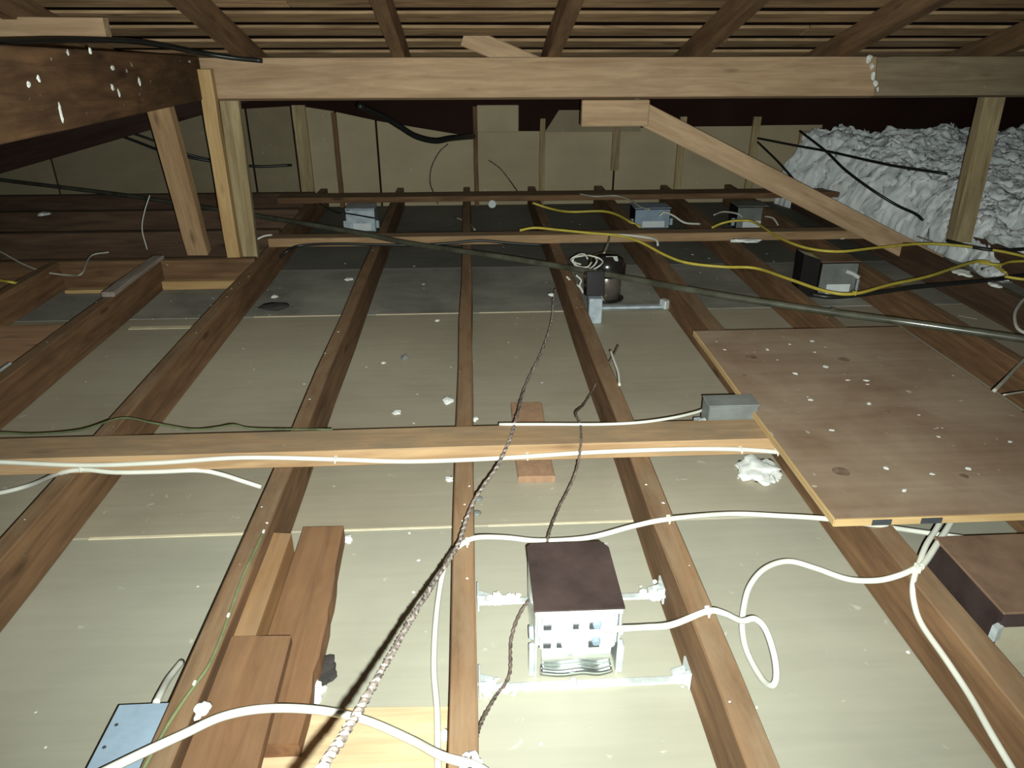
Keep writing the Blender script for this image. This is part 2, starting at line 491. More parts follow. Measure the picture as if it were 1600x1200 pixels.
for x, yt, yb, w, mt in ((466, 164, 291, 0.085, 'stud'), (521, 176, 291, 0.03, 'joist'), (742, 166, 291, 0.03, 'joist'), (848, 185, 291, 0.035, 'stud'), (964, 195, 265, 0.05, 'stud'),
                         (1068, 182, 291, 0.045, 'stud'), (1184, 182, 291, 0.05, 'stud'), (1262, 205, 291, 0.10, 'stud')):
    A = P(x, yt, Y=Y_WALL - 0.018); 
    timber('stud', (A.x, Y_WALL - 0.018, P(x, yb, Y=Y_WALL).z if yb < 290 else ZF), (A.x, Y_WALL - 0.018, A.z), w, 0.03, mt, up=(0, 1, 0), parent=wall)
b = MB(); A = P(745, 164, Y=Y_WALL - .03); B = P(810, 206, Y=Y_WALL - .03)
b.box(((A.x + B.x) / 2, Y_WALL - .03, (A.z + B.z) / 2), (B.x - A.x, 0.04, A.z - B.z), bev=.004); b.build('filler_block', 'wall_panel', wall)
b = MB(); A = P(866, 172, Y=Y_WALL - .01); B = P(905, 206, Y=Y_WALL - .01)
b.prism([(A.x + .03, Y_WALL - .02, A.z), (P(1000, 172, Y=Y_WALL).x, Y_WALL - .02, A.z), (P(1000, 206, Y=Y_WALL).x, Y_WALL - .02, B.z), (A.x - .06, Y_WALL - .02, B.z)],
        [(A.x + .03, Y_WALL - .001, A.z), (P(1000, 172, Y=Y_WALL).x, Y_WALL - .001, A.z), (P(1000, 206, Y=Y_WALL).x, Y_WALL - .001, B.z), (A.x - .06, Y_WALL - .001, B.z)])
b.build('filler_block', 'wall_panel_dark', wall)

# ------------------------------------------------------------------ joists
JX = {-3: -1.440, -2: -0.965, -1: -0.453, 0: -0.008, 1: 0.430, 2: 0.890, 3: 1.340, 4: 1.790, 5: 2.20, 6: 2.62, 7: 3.08, 8: 3.55}
JL = {-4: 'brown ceiling joist at the far left edge, ending at the cross trimmer',
      -3: 'brown ceiling joist carrying the whitewashed cleat below the slanted strut',
      -2: 'brown ceiling joist reaching past the foot of the pale post',
      -1: 'brown ceiling joist with a green wire stapled along its top',
      0: 'narrow looking ceiling joist running straight away below the camera, centre of the picture',
      1: 'ceiling joist between the terminal box and the looped white cable',
      2: 'ceiling joist passing under the plywood board with a white cable down its side',
      3: 'ceiling joist under the outer edge of the plywood board',
      4: 'dark ceiling joist just beyond the outer edge of the plywood board',
      5: 'dark ceiling joist between the plywood board and the foot of the leaning post',
      6: 'dark ceiling joist at the edge of the white insulation',
      7: 'dark ceiling joist half buried by the white insulation',
      8: 'dark ceiling joist outermost on the insulation side'}
JX[-4] = -1.90
JX = {k_: v_ - 0.025 for k_, v_ in JX.items()}
JW = {1: 0.050, 2: 0.056}
TRIM_Y = 3.42
for kk, X in JX.items():
    yend = TRIM_Y - 0.024 if kk <= -3 else Y_WALL - 0.04
    w = JW.get(kk, 0.045)
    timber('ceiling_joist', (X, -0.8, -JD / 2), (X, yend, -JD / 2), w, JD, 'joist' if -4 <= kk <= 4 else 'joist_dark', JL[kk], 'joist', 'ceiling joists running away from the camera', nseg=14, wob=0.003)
timber('trimmer_joist', (-5.1, TRIM_Y, -JD / 2), (-1.017, TRIM_Y, -JD / 2), 0.045, JD, 'joist', 'brown trimmer joist across the ends of the joists beside the pale post', 'joist')
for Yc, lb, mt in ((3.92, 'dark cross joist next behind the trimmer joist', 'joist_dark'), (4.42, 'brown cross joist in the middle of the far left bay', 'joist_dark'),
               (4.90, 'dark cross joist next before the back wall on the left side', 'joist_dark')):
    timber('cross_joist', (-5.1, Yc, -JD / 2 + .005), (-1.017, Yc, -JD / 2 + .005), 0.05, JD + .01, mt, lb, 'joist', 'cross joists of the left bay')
timber('ledger_strip', (P(250, 455, z=ZF).x, TRIM_Y - 0.045, ZF + 0.02), (-1.017, TRIM_Y - 0.045, ZF + 0.02), 0.04, 0.04, 'pale', 'light orange strip at the foot of the trimmer joist beside the post', 'batten')
timber('sheet_offcut', (P(118, 449, z=ZF).x, TRIM_Y - 0.07, ZF + 0.008), (-1.47, TRIM_Y - 0.07, ZF + 0.008), 0.05, 0.016, 'pale', 'pale offcut strip lying before the trimmer joist between two joists', 'offcut')

# cross battens lying on the joists
def batten(name, px, y_front, height, depth, x0, x1, mat, label):
    yf = P(px, y_front, z=0).y
    return timber(name, (x0, yf + depth / 2, height / 2), (x1, yf + depth / 2, height / 2), depth, height, mat, label, 'batten', nseg=14, wob=0.002), yf
cb1, Y_CB1 = batten('cross_batten', 640, 726, 0.045, 0.106, -2.3, 2.1, 'crossbeam', 'long flat timber across the joists nearest the camera, white cable along its front')
x0 = P(415, 385, z=0.02).x
cb2, Y_CB2 = batten('cross_batten', 750, 382, 0.043, 0.085, x0, 2.05, 'crossbeam', 'light orange timber across the joists behind the black canister')
cb3, Y_CB3 = batten('cross_batten', 750, 315, 0.034, 0.14, P(437, 310, z=0.02).x, 2.5, 'joist', 'narrow timber across the joists in front of the back wall')

# ------------------------------------------------------------------ roof frame
def rafter(xp, yp, label, w=0.055):
    # the underside's centre line passes the pixel, on the purlin line
    d = ray(xp, yp)
    # intersect with the underside plane
    n = RN; p0 = Vector((0, Y_P, Z_P))
    t = (p0 - EYE).dot(n) / d.dot(n)
    X = (EYE + d * t).x
    c = RAFT_H / 2
    a = Vector((X, -0.9, zr(-0.9, c))); b = Vector((X, 3.95, zr(3.95, c)))
    return timber('rafter', a, b, w, RAFT_H - 0.001, 'rafter', label, 'rafter', 'rafters above the pale purlin', up=RN, nseg=12, wob=0.004)
for xp, yp, lb in ((110, 80, 'rafter outermost above the dark slanting beam'), (376, 90, 'rafter meeting the purlin just inside the pale post'),
                   (622, 90, 'narrow looking rafter crossing the purlin near the middle, steepest of all'),
                   (866, 90, 'rafter just beside the loose offcut on the purlin'), (1100, 84, 'rafter above the sloping brace'),
                   (1334, 80, 'dark rafter over the white paint drip on the purlin'), (1580, 80, 'dark rafter outermost above the leaning post')):
    rafter(xp, yp, lb)

# purlin, set square to the rafters
A = P(318, 128, Y=3.54); B = P(1700, 116, Y=3.54)
zt = zr(3.54)
PH = 0.168
pa = Vector((A.x, Y_P, zt)) - RN * (PH / 2 + 0.001); pb = Vector((B.x + 0.6, Y_P, zt)) - RN * (PH / 2 + 0.001)
XJ = P(1366, 115, Y=Y_P - .03).x
pj = Vector((XJ, pa.y, pa.z))
purlin = timber('purlin', pa, pj - Vector((.0015, 0, 0)), 0.05, PH, 'purlin', 'long pale timber purlin under the rafters from the pale post to the paint drip', 'beam', up=RN, nseg=14)
timber('purlin', pj + Vector((.0015, 0, 0)), pb, 0.05, PH, 'purlin_grey', 'greyer length of purlin above the leaning post, past the paint drip', 'beam', up=RN, nseg=8)
PBZ = pa.z - PH / 2
b = MB()
for (x, y, sx, sz) in ((1360, 92, .012, .018), (1364, 104, .008, .014), (1366, 120, .010, .02), (1369, 132, .013, .018), (1372, 140, .010, .012)):
    p = P(x, y, Y=Y_P - 0.045 - 0.022 * (y - 92) / 50); 
    b.lump((p.x, p.y + .012, p.z), (sx, .012, sz), seed=x)
b.build('paint_drip', 'plaster', purlin)
# front cleat
A = P(908, 160, Y=3.50); B = P(1010, 196, Y=3.50)
b = MB(); b.box(((A.x + B.x) / 2, 3.485, (A.z + B.z) / 2 + .006), (B.x - A.x, 0.045, A.z - B.z + .012), bev=0.004)
tag(b.build('cleat_block', 'purlin'), 'short wooden cleat block fixed under the purlin at the top of the brace', 'block')
# diagonal brace
a = P(985, 168, Y=3.545); c = P(1462, 412, Y=3.545)
timber('diagonal_brace', a, c, 0.042, 0.098, 'purlin', 'long sloping brace from the cleat block down to the joists', 'brace', up=(0, 0, 1))
# posts
a = P(316, 108, Y=3.455); c = P(370, 436, Y=3.455)
PX = (a.x + P(372, 425, Y=3.455).x) / 2
timber('post', (PX + .0, 3.455, ZF + .002), (a.x + .01, 3.455, a.z), 0.060, 0.05, 'pale', 'pale yellow post at the end of the purlin', 'post', up=(0, 1, 0))
a = P(360, 160, Y=3.60); c = P(388, 388, Y=3.60)
timber('post', (c.x, 3.60, ZF + .002), (a.x, 3.60, PBZ + .02), 0.085, 0.04, 'stud', 'grey green weathered post close behind the pale yellow post', 'post', up=(0, 1, 0))
a = P(1546, 146, Y=3.64); c = P(1497, 378, z=0.0)
timber('post', (c.x, c.y, 0.001), (a.x, 3.62, a.z + .05), 0.10, 0.06, 'stud', 'leaning post under the purlin before the white insulation', 'post', up=(0, 1, 0))
# slanted strut
a = P(248, 160, Y=3.30); c = P(312, 398, z=0.01)
timber('strut', (c.x, c.y, 0.022), (a.x, a.y, a.z), 0.095, 0.06, 'crossbeam', 'slanted strut from the dark slanting beam down to a joist', 'strut', up=(0, 1, 0))
# whitewashed cleat on the joist
a = P(272, 455, z=0.02); c = P(330, 388, z=0.02)
timber('joist_cleat', (JX[-3] + .008, a.y, 0.011), (JX[-3] + .008, min(c.y, TRIM_Y - 0.01), 0.011), 0.05, 0.02, 'painted', 'whitewashed cleat on top of a joist at the strut foot', 'block')
# dark beam towards the camera
d = ray(560, 102)
c0 = P(306, 122, Y=3.50)
sb_ = timber('slanting_beam', c0 - d * 3.2, c0, 0.05, 0.172, 'beam_dark', 'heavy dark stained beam with white splashes coming from the purlin towards the camera', 'beam', nseg=12)
# splashes of plaster on its near face
vd = (-d).normalized()
sidev = Vector((0, 0, 1)).cross(d); sidev = sidev if sidev.x > 0 else -sidev
sidev.normalize()
for i, (x, y, w_, h_) in enumerate(((95, 176, .007, .022), (176, 137, .012, .009), (186, 146, .008, .010), (141, 80, .008, .008), (60, 123, .006, .007), (218, 128, .010, .014), (106, 83, .007, .007), (45, 132, .008, .006), (176, 106, .014, .006), (296, 96, .022, .005))):
    dr = ray(x, y)
    pl = c0 + sidev * .0255
    t = (pl - EYE).dot(sidev) / dr.dot(sidev)
    q = EYE + dr * t
    b = MB(); b.lump((0, 0, 0), (w_, .002, h_), .45, 2, seed=i)
    for v in b.bm.verts: v.co = q + d * v.co.x + sidev * v.co.y + Vector((0, 0, 1)) * v.co.z
    b.build('plaster_splash', 'plaster', sb_)
# light timber lying above it
a = P(168, 45, Y=3.05); zc = a.z
timber('collar_timber', (a.x, 3.05, zc), (a.x - 1.6, 3.05, zc + .01), 0.045, 0.073, 'purlin', 'short pale timber end above the dark slanting beam, upper left corner', 'timber')
# dark board added to stand for the shade beneath the beam
a = P(60, 232, Y=4.2); c = P(220, 165, Y=4.2)
timber('shade_board', P(-120, 282, Y=4.3), P(440, 118, Y=4.3), 0.03, 0.15, 'maroon', 'very dark sloping board standing in for shade behind the slanting beam', 'board')
# loose offcut on the purlin
a = P(724, 56, Y=3.64); c = P(858, 112, Y=3.66)
timber('loose_offcut', a, c, 0.03, 0.085, 'purlin', 'loose offcut of timber poking up behind the purlin', 'offcut', up=(0, 0, 1))

# ------------------------------------------------------------------ boards lying about
# plywood
Zp0, Zp1 = 0.0455, 0.0635
A, B, C, D = P(1075, 513, z=Zp1), P(1402, 514, z=Zp1), P(1315, 811, z=Zp1), None
xl = (A.x + C.x) / 2; xr = (B.x + P(1600, 637, z=Zp1).x) / 2
yn = C.y; yf = (A.y + B.y) / 2
ply = empty('plywood_board', (xl, yn, Zp0), 'brown plywood access board with dark knots lying on the joists', 'board')
b = MB(); b.box(((xl + xr) / 2, (yn + yf) / 2, (Zp0 + Zp1) / 2), (xr - xl - .004, yf - yn - .004, Zp1 - Zp0)); b.build('sheet', 'plywood', ply)
e = 0.002
timber('edge_band', (xl, yn, (Zp0 + Zp1) / 2), (xl, yf, (Zp0 + Zp1) / 2), .005, Zp1 - Zp0 - .001, 'ply_edge', parent=ply, wob=.0008, bev=.001)
timber('edge_band', (xl, yn, (Zp0 + Zp1) / 2), (xr, yn, (Zp0 + Zp1) / 2), .005, Zp1 - Zp0 - .001, 'ply_edge', parent=ply, wob=.0008, bev=.001)
for x0, x1 in ((1362, 1392), (1438, 1470)):
    a = P(x0, 818, Y=yn - .003); c = P(x1, 818, Y=yn - .003)
    b = MB(); b.box(((a.x + c.x) / 2, yn - .0028, (Zp0 + Zp1) / 2), (c.x - a.x, .003, .013)); b.build('black_mark', 'socket', ply)
M['knot'] = plain('knot_wood', (0.165, 0.110, 0.068), 0.9, var=0.4, scale=70)
for i, (x, y, r) in enumerate(((1174, 558, .018), (1318, 562, .018), (1314, 737, .020), (1506, 744, .010), (1163, 587, .005), (1460, 577, .004), (1387, 643, .005))):
    p = P(x, y, z=Zp1); b = MB()
    b.cyl((p.x, p.y, Zp1 - .002), (p.x, p.y, Zp1 + .0006), r, r * .96, 14); b.build('knot', 'knot', ply)
# brown planks in the bay below the green wire
def flat(name, pix, z0, z1, mat, label, cat, parent=None):
    pts = [P(x, y, z=z1) for x, y in pix]
    b = MB(); b.slab([(p.x, p.y) for p in pts], z0, z1)
    o = b.build(name, mat, parent)
    # grain along the plank: rotate mesh data so that local x runs along y
    R = Matrix.Rotation(-math.pi / 2, 4, 'Z'); o.data.transform(R); o.matrix_basis = o.matrix_basis @ R.inverted()
    return tag(o, label, cat)
xj = JX[-1] + 0.0245
R = Matrix.Rotation(-math.pi / 2, 4, 'Z')
M['orange_strip'] = wood('orange_strip_wood', (0.30, 0.165, 0.070), (0.20, 0.105, 0.045), dust_amt=.25)
def lying(name, poly, z0, z1, mat, label):
    b = MB(); b.slab(poly, z0, z1)
    o = b.build(name, mat); o.data.transform(R); o.matrix_basis = o.matrix_basis @ R.inverted()
    return tag(o, label, 'plank')
zS = -0.034                                     # strip nailed to the joist side
sa, sb = P(440, 832, z=zS), P(413, 1010, z=zS)
sw = (sa.x + sb.x) / 2
yS0 = P(300, 1215, z=zS).y
lying('side_strip', [(xj, sa.y), (sw, sa.y - .004), (sw, yS0), (xj, yS0)], ZF + .001, zS, 'orange_strip', 'narrow orange brown strip along the joist side above the wide plank')
zP1 = ZF + 0.045
e = [P(x, y, z=zP1) for x, y in ((537, 822), (533, 840), (524, 885), (523, 905), (519, 930), (513, 950), (512, 968), (504, 1000), (499, 1026), (489, 1050), (487, 1080), (480, 1112), (466, 1160))]
lying('brown_plank', [(sw + .002, e[0].y + .002)] + [(p.x, p.y) for p in e] + [(sw + .002, e[-1].y)], ZF + .001, zP1, 'plank', 'wide reddish brown plank with a ragged edge lying beside the joist')
zQ = zS + .020
pp = [P(x, y, z=zQ) for x, y in ((368, 994), (455, 993), (398, 1215))]
lying('short_plank', [(xj + .006, pp[0].y), (pp[1].x, pp[1].y), (pp[2].x, pp[2].y), (xj + .006, pp[2].y)], zS + .001, zQ, 'plank', 'shorter brown plank lying on the orange strip above the wide ragged plank')
# fresh plywood at the bottom of the frame
a = P(400, 1106, z=ZF + .012); c = P(694, 1104, z=ZF + .012)
a = P(408, 1106, z=ZF + .012)
b = MB(); b.slab([(a.x - .06, a.y), (JX[0] - .0235, c.y), (JX[0] - .0235, a.y - .45), (a.x - .06, a.y - .45)], ZF + .0005, ZF + .012)
tag(b.build('plywood_offcut', 'ply_light'), 'light honey coloured plywood offcut on the ceiling sheet at the bottom', 'offcut')
# reddish plank between the far left joists
a = P(20, 508, z=ZF + .03); c = P(10, 600, z=ZF + .03)
timber('reddish_plank', (JX[-4] + .024, (a.y + c.y) / 2, ZF + .015), (JX[-3] - .024, (a.y + c.y) / 2, ZF + .015), a.y - c.y, 0.03, 'red_plank', 'reddish plank fitted between two joists at the left edge', 'plank')
# terracotta block under the first cross batten
a = P(838, 744, z=ZF + .02); c = P(848, 628, z=ZF + .02)
wd = P(868, 744, z=ZF + .02).x - P(810, 744, z=ZF + .02).x
timber('terracotta_block', (a.x, a.y, ZF + .0105), (a.x + .003, c.y, ZF + .0105), wd, 0.02, 'brick', 'small terracotta coloured block passing under the nearest cross batten', 'block')

# ------------------------------------------------------------------ boxes
def housing(name, label, cx, yf, w, d, h, top='brown_metal', front='galv_dull', side='dark_metal', sticker=True, tabs=True, group=None, z0=ZF):
    r = empty(name, (cx, yf + d / 2, z0), label, 'lamp housing', group)
    b = MB(); b.box((cx - w / 2 + .002, yf + d / 2, z0 + h / 2), (.004, d, h)); b.build('side_panel', side, r)
    b = MB(); b.box((cx + w / 2 - .002, yf + d / 2, z0 + h / 2), (.004, d, h)); b.build('side_panel', side, r)
    b = MB(); b.box((cx, yf + d - .002, z0 + h / 2), (w - .008, .004, h)); b.build('back_panel', side, r)
    b = MB(); b.box((cx, yf + .004, z0 + h / 2 - .002), (w - .008, .006, h - .01)); b.build('front_panel', front, r)
    b = MB(); b.box((cx, yf + d / 2, z0 + h + .002), (w + .006, d + .006, .006), bev=.002); b.build('top_plate', top, r)
    if sticker:
        b = MB(); b.box((cx + w * .04, yf - .0002, z0 + h * .22), (w * .62, .002, h * .30)); b.build('paper_sticker', 'sticker', r)
    if tabs:
        for s_ in (-1, 1):
            b = MB(); b.box((cx + s_ * (w / 2 + .012), yf + .02, z0 + h * .3), (.02, .012, h * .34), bev=.002); b.build('side_tab', 'galv_dull', r)
    return r

# main terminal box
fy = P(905, 1057, z=ZF).y
Ht = P(905, 952, Y=fy).z - ZF
cx = P(905, 950, z=ZF + Ht).x
bw = P(975, 950, z=ZF + Ht).x - P(836, 950, z=ZF + Ht).x
bd = P(900, 849, z=ZF + Ht).y - fy
box = empty('terminal_box', (cx, fy + bd / 2, ZF), 'open metal box with dark brown lid and white terminals between two joists in the foreground', 'lamp housing')
for s_ in (-1, 1):
    b = MB(); b.box((cx + s_ * (bw / 2 - .003), fy + bd / 2, ZF + Ht / 2), (.003, bd - .006, Ht - .002)); b.build('side_panel', 'galv', box)
b = MB(); b.box((cx, fy + bd - .004, ZF + Ht / 2), (bw - .01, .003, Ht - .002)); b.build('back_panel', 'galv', box)
zt = ZF + Ht
b = MB()
hw, y0, y1 = bw / 2 + .002, fy - .004, fy + bd
b.slab([(cx - hw, y0), (cx + hw, y0), (cx + hw, y1 - .02), (cx + hw - .014, y1), (cx - hw + .008, y1), (cx - hw, y1 - .01)], zt, zt + .004)
b.build('lid', 'brown_metal', box)
b = MB(); b.box((cx, fy - .001, zt - .006), (bw, .004, .012), bev=.001); b.build('rim_strip', 'galv', box)
# upper front: terminals
fp = MB(); fp.box((cx, fy + .012, ZF + Ht * .72), (bw - .012, .004, Ht * .56)); fp.build('inner_panel', 'galv', box)
zs = (ZF + Ht * .80, ZF + Ht * .56)
for row, zc in enumerate(zs):
    t = MB(); t.box((cx - .004 * row, fy + .004, zc), (bw - .026, .022, Ht * .20), bev=.003)
    tb = t.build('terminal_block', 'white_plastic', box)
    for fx, sw in ((-.36, .014), (-.20 if row else -.02, .016), (.18, .02)):
        s_ = MB(); s_.box((cx + fx * bw, fy - .0075, zc - (.004 if row else 0)), (sw, .003, .012 + .004 * (fx > .1)), bev=.001); s_.build('socket', 'socket', tb)
    for fx in (-.14, .05, .36):
        s_ = MB(); s_.cyl((cx + fx * bw, fy - .006, zc), (cx + fx * bw, fy - .013, zc), .0105, .009, 12); s_.build('wire_cap', 'white_plastic', tb)
    s_ = MB(); s_.cyl((cx + .20 * bw, fy - .006, zc + .005), (cx + .20 * bw, fy - .014, zc + .003), .009, .007, 12); s_.build('wire_cap', 'blue_grey', tb)
b = MB(); b.box((cx, fy + .010, ZF + Ht * .27), (bw - .03, .003, Ht * .30)); b.build('lower_panel', 'galv_bright', box)
b = MB(); b.tube([(cx - bw / 2 + .012, fy + .004, ZF + .016), (cx - .03, fy + .002, ZF + .012), (cx + .01, fy + .002, ZF + .016), (cx + .04, fy + .002, ZF + .011), (cx + bw / 2 - .012, fy + .004, ZF + .016)], .010, 10); b.build('bottom_roll', 'galv_bright', box, smooth=True)
for s_ in (-1, 1):
    b = MB(); b.box((cx + s_ * (bw / 2 + .004), fy + .012, ZF + Ht * .22), (.010, .02, Ht * .40), bev=.002); b.build('bar_clamp', 'galv', box)
    b = MB(); b.cyl((cx + s_ * (bw / 2), fy + .03, ZF + Ht * .52), (cx + s_ * (bw / 2 + .008), fy + .03, ZF + Ht * .52), .014, .012, 12); b.build('side_knob', 'galv_dull', box)
# hanger bars
XA, XB = JX[0] + .0235, JX[1] - .026
def hanger(parent, yb, zb, split=True, xa=XA, xb=XB):
    b = MB(); b.box(((xa + xb) / 2, yb, zb), (xb - xa - .006, .016, .005), bev=.001); hb = b.build('hanger_bar', 'galv', parent)
    b = MB(); b.box(((xa * .55 + xb * .45), yb - .001, zb + .004), (.012, .020, .010), bev=.002); b.build('bar_stop', 'galv', hb)
    for xe, s_ in ((xa, 1), (xb, -1)):
        b = MB()
        b.box((xe + s_ * .003, yb + .006, zb + .010), (.004, .045, .040), bev=.001)
        b.box((xe + s_ * .016, yb + .010, zb + .004), (.026, .030, .004), rot=Matrix.Rotation(s_ * .35, 3, 'Y'), bev=.001)
        b.cyl((xe + s_ * .004, yb - .008, zb + .02), (xe + s_ * .016, yb - .010, zb + .022), .004, .004, 8)
        b.build('end_bracket', 'galv', hb)
hanger(box, fy - .03, ZF + .014)
hanger(box, fy + bd - .01, ZF + .03)
# glare on the steel bars and brackets, shaped as white crumbs
b = MB()
rnd = random.Random(11)
YB0, YB1 = fy - .03, fy + bd - .01
for (X0, X1, Yc, zc, n_) in ((XA, XA + .05, YB1, ZF + .035, 26), (XA + .05, XA + .09, YB1, ZF + .032, 10), (XB - .045, XB, YB1, ZF + .035, 18), (XA, XA + .06, YB0, ZF + .015, 26), (XA + .05, XA + .12, YB0 - .004, ZF + .012, 14), (XB - .03, XB, YB0, ZF + .02, 16)):
    for i in range(n_):
        sc = rnd.uniform(.002, .0062)
        b.lump((min(max(rnd.uniform(X0, X1), XA + .004), XB - .004), Yc + rnd.gauss(0, .008), zc + rnd.uniform(-.004, .010)), (sc * 1.5, sc * 1.3, sc * .7), .45, 1, seed=i)
tag(b.build('glare_crumbs', 'plaster', None), 'white crumbs standing in for glare along the hanger bars of the terminal box', 'glare crumbs', kind='stuff')

# brown box beside the third joist
zt2 = 0.028
a = P(1478, 838, z=zt2); c = P(1530, 957, z=zt2)
hx0 = JX[2] + .058
ya, yb_ = c.y, a.y
wd = .20
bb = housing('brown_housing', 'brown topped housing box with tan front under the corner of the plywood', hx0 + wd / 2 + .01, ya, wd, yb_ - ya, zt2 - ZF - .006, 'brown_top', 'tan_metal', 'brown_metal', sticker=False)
b = MB(); b.box((hx0 + wd / 2 + .01, ya + .0, zt2 - .022), (wd, .004, .028)); b.build('front_lip', 'brown_metal', bb)
b = MB(); b.box((hx0 + .004, ya - .004, zt2 - .045), (.016, .012, .03), rot=Matrix.Rotation(.4, 3, 'Z')); b.build('corner_clip', 'galv', bb)
b = MB(); b.box((hx0 + .12, ya - .03, ZF + .012), (.33, .016, .014), bev=.002); b.build('hanger_bar', 'galv_dull', bb)
b = MB(); b.box((hx0 + .2, yb_ + .03, ZF + .10), (.10, .03, .02), bev=.004); b.build('rear_bracket', 'galv', bb)

# far housings
def far_box(x0, x1, y1, y0, name, label, top, front, d=.15, **kw):
    fyy = P((x0 + x1) / 2, y1, z=ZF).y
    A = P(x0, y1, z=ZF); B = P(x1, y1, z=ZF)
    h = P((x0 + x1) / 2, y0, Y=fyy).z - ZF
    return housing(name, label, (A.x + B.x) / 2, fyy, B.x - A.x, d, h, top, front, **kw), fyy
far_box(543, 587, 362, 327, 'small_housing', 'pale blue grey housing box between far joists beside the black pipe', 'galv_dull', 'galv_dull', side='galv_dull', d=.14)
far_box(990, 1046, 357, 326, 'small_housing', 'blue grey housing box in front of the far timber, left of the yellow hook', 'blue_grey', 'blue_grey', d=.14)
far_box(1148, 1196, 358, 323, 'small_housing', 'dark grey housing box under the sloping brace with a yellow cable', 'grey_box', 'grey_box', d=.14)
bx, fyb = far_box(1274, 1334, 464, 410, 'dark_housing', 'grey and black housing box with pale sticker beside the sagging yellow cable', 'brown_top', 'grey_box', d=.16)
p0 = P(1250, 455, Y=fyb); 
b = MB(); b.prism([(p0.x, fyb + .02, ZF), (p0.x + .07, fyb, ZF), (p0.x + .07, fyb, .045), (p0.x, fyb + .02, .065)], [(p0.x, fyb + .10, ZF), (p0.x + .07, fyb + .10, ZF), (p0.x + .07, fyb + .10, .045), (p0.x, fyb + .10, .065)])
b.build('black_flap', 'dark_metal', bx)
b = MB(); b.tube([P(1322, 424, Y=fyb - .01), P(1333, 428, Y=fyb - .02), P(1342, 434, Y=fyb - .03)], .009, 8); b.build('cable_gland', 'white_plastic', bx)

# grey junction box behind the first batten
yb0 = Y_CB1 + 0.110
a = P(1106, 662, Y=yb0); c = P(1182, 662, Y=yb0)
zt = P(1140, 636, Y=yb0).z
zb = -0.001
jb = empty('junction_box', ((a.x + c.x) / 2, yb0 + .04, zb), 'flat grey junction box behind the nearest cross batten touching the plywood', 'junction box')
dj = P(1140, 619, z=zt).y - yb0
b = MB(); b.box(((a.x + c.x) / 2, yb0 + dj / 2, (zt + zb) / 2), (c.x - a.x, dj, zt - zb), bev=.003); b.build('case', 'grey_box', jb)
b = MB(); b.box(((a.x + c.x) / 2, yb0 + dj / 2, zt + .002), (c.x - a.x + .004, dj + .003, .005), bev=.002); b.build('lid', 'grey_box', jb)
b = MB(); b.cyl((a.x - .002, yb0 + .015, zb + .03), (a.x - .022, yb0 + .012, zb + .026), .012, .010, 10); b.build('cable_gland', 'galv', jb)
b = MB(); b.box((a.x - .012, yb0 + .03, zb + .012), (.02, .05, .022), bev=.002); b.build('end_bracket', 'galv_dull', jb)
b = MB(); b.cyl(((a.x + c.x) / 2, yb0 - .001, zb + .02), ((a.x + c.x) / 2, yb0 + .003, zb + .02), .003, .003, 8); b.build('screw', 'socket', jb)

# blue grey box at the bottom left
zt = -0.025
a = P(186, 1102, z=zt); c = P(132, 1200, z=zt)
xr_ = JX[-1] - .0235
bl = empty('junction_box', ((a.x + xr_) / 2, a.y - .1, ZF), 'blue grey metal box fixed to the joist side at the bottom left', 'junction box')
b = MB(); b.box(((a.x + xr_) / 2 - .001, a.y - .11, (zt + ZF) / 2), (xr_ - a.x - .002, .22, zt - ZF - .006), bev=.003); b.build('case', 'grey_box', bl)
b = MB(); b.box(((a.x + xr_) / 2 - .001, a.y - .11, zt - .002), (xr_ - a.x, .224, .005), bev=.002); b.build('lid', 'blue_grey', bl)
for x, y in ((177, 1133), (158, 1168)):
    p = P(x + 5, y, z=zt); b = MB(); b.cyl((p.x, p.y, zt - .001), (p.x, p.y, zt + .0012), .0035, .003, 8); b.build('screw', 'socket', bl)

# ------------------------------------------------------------------ canister lamp
cy = P(946, 474, z=ZF).y + .07
cxx = P(948, 470, z=ZF).x
ztop = P(946, 397, Y=cy).z
R_ = (P(975, 420, Y=cy).x - P(918, 420, Y=cy).x) / 2
can = empty('canister_lamp', (cxx, cy, ZF), 'black domed canister lamp housing with wires and hanger bar between joists', 'lamp housing')
hh = ztop - ZF
b = MB(); b.lathe((cxx, cy, ZF), [(R_ * .80, 0), (R_ * .80, hh * .55), (R_ * .78, hh * .56)], 28); b.build('barrel', 'barrel', can, smooth=True)
b = MB(); b.lathe((cxx, cy, ZF), [(R_ * .96, hh * .56), (R_, hh * .60), (R_, hh * .78), (R_ * .94, hh * .87), (R_ * .80, hh * .94), (R_ * .5, hh * .99), (R_ * .1, hh)], 28); b.build('dome', 'dark_metal', can, smooth=True)
b = MB(); a = P(950, 404, Y=cy); b.box((cxx + .01, cy - R_ * .58, ZF + hh * .962), (.05, .03, .003), rot=Matrix.Rotation(.40, 3, 'X')); b.build('paper_sticker', 'sticker', can)
b = MB(); b.lathe((cxx, cy, ZF), [(R_ * .98, 0.001), (R_ * 1.0, .006), (R_ * .82, .012)], 28); b.build('base_ring', 'dark_metal', can)
jx = P(930, 508, z=ZF)
b = MB(); b.box((jx.x, jx.y + .035, ZF + .055), (.055, .05, .108), bev=.003); jb2 = b.build('wiring_box', 'galv_dull', can)
b = MB(); b.box((jx.x - .002, jx.y + .06, ZF + .16), (.075, .06, .10), rot=Matrix.Rotation(-.25, 3, 'X'), bev=.003); b.build('box_cover', 'dark_metal', can)
hy = P(1000, 481, z=ZF + .01).y
xe_ = P(1040, 479, z=ZF + .02).x
b = MB(); b.box(((jx.x + xe_) / 2, hy, ZF + .016), (xe_ - jx.x, .03, .012), bev=.002); hb = b.build('hanger_bar', 'galv_dull', can)
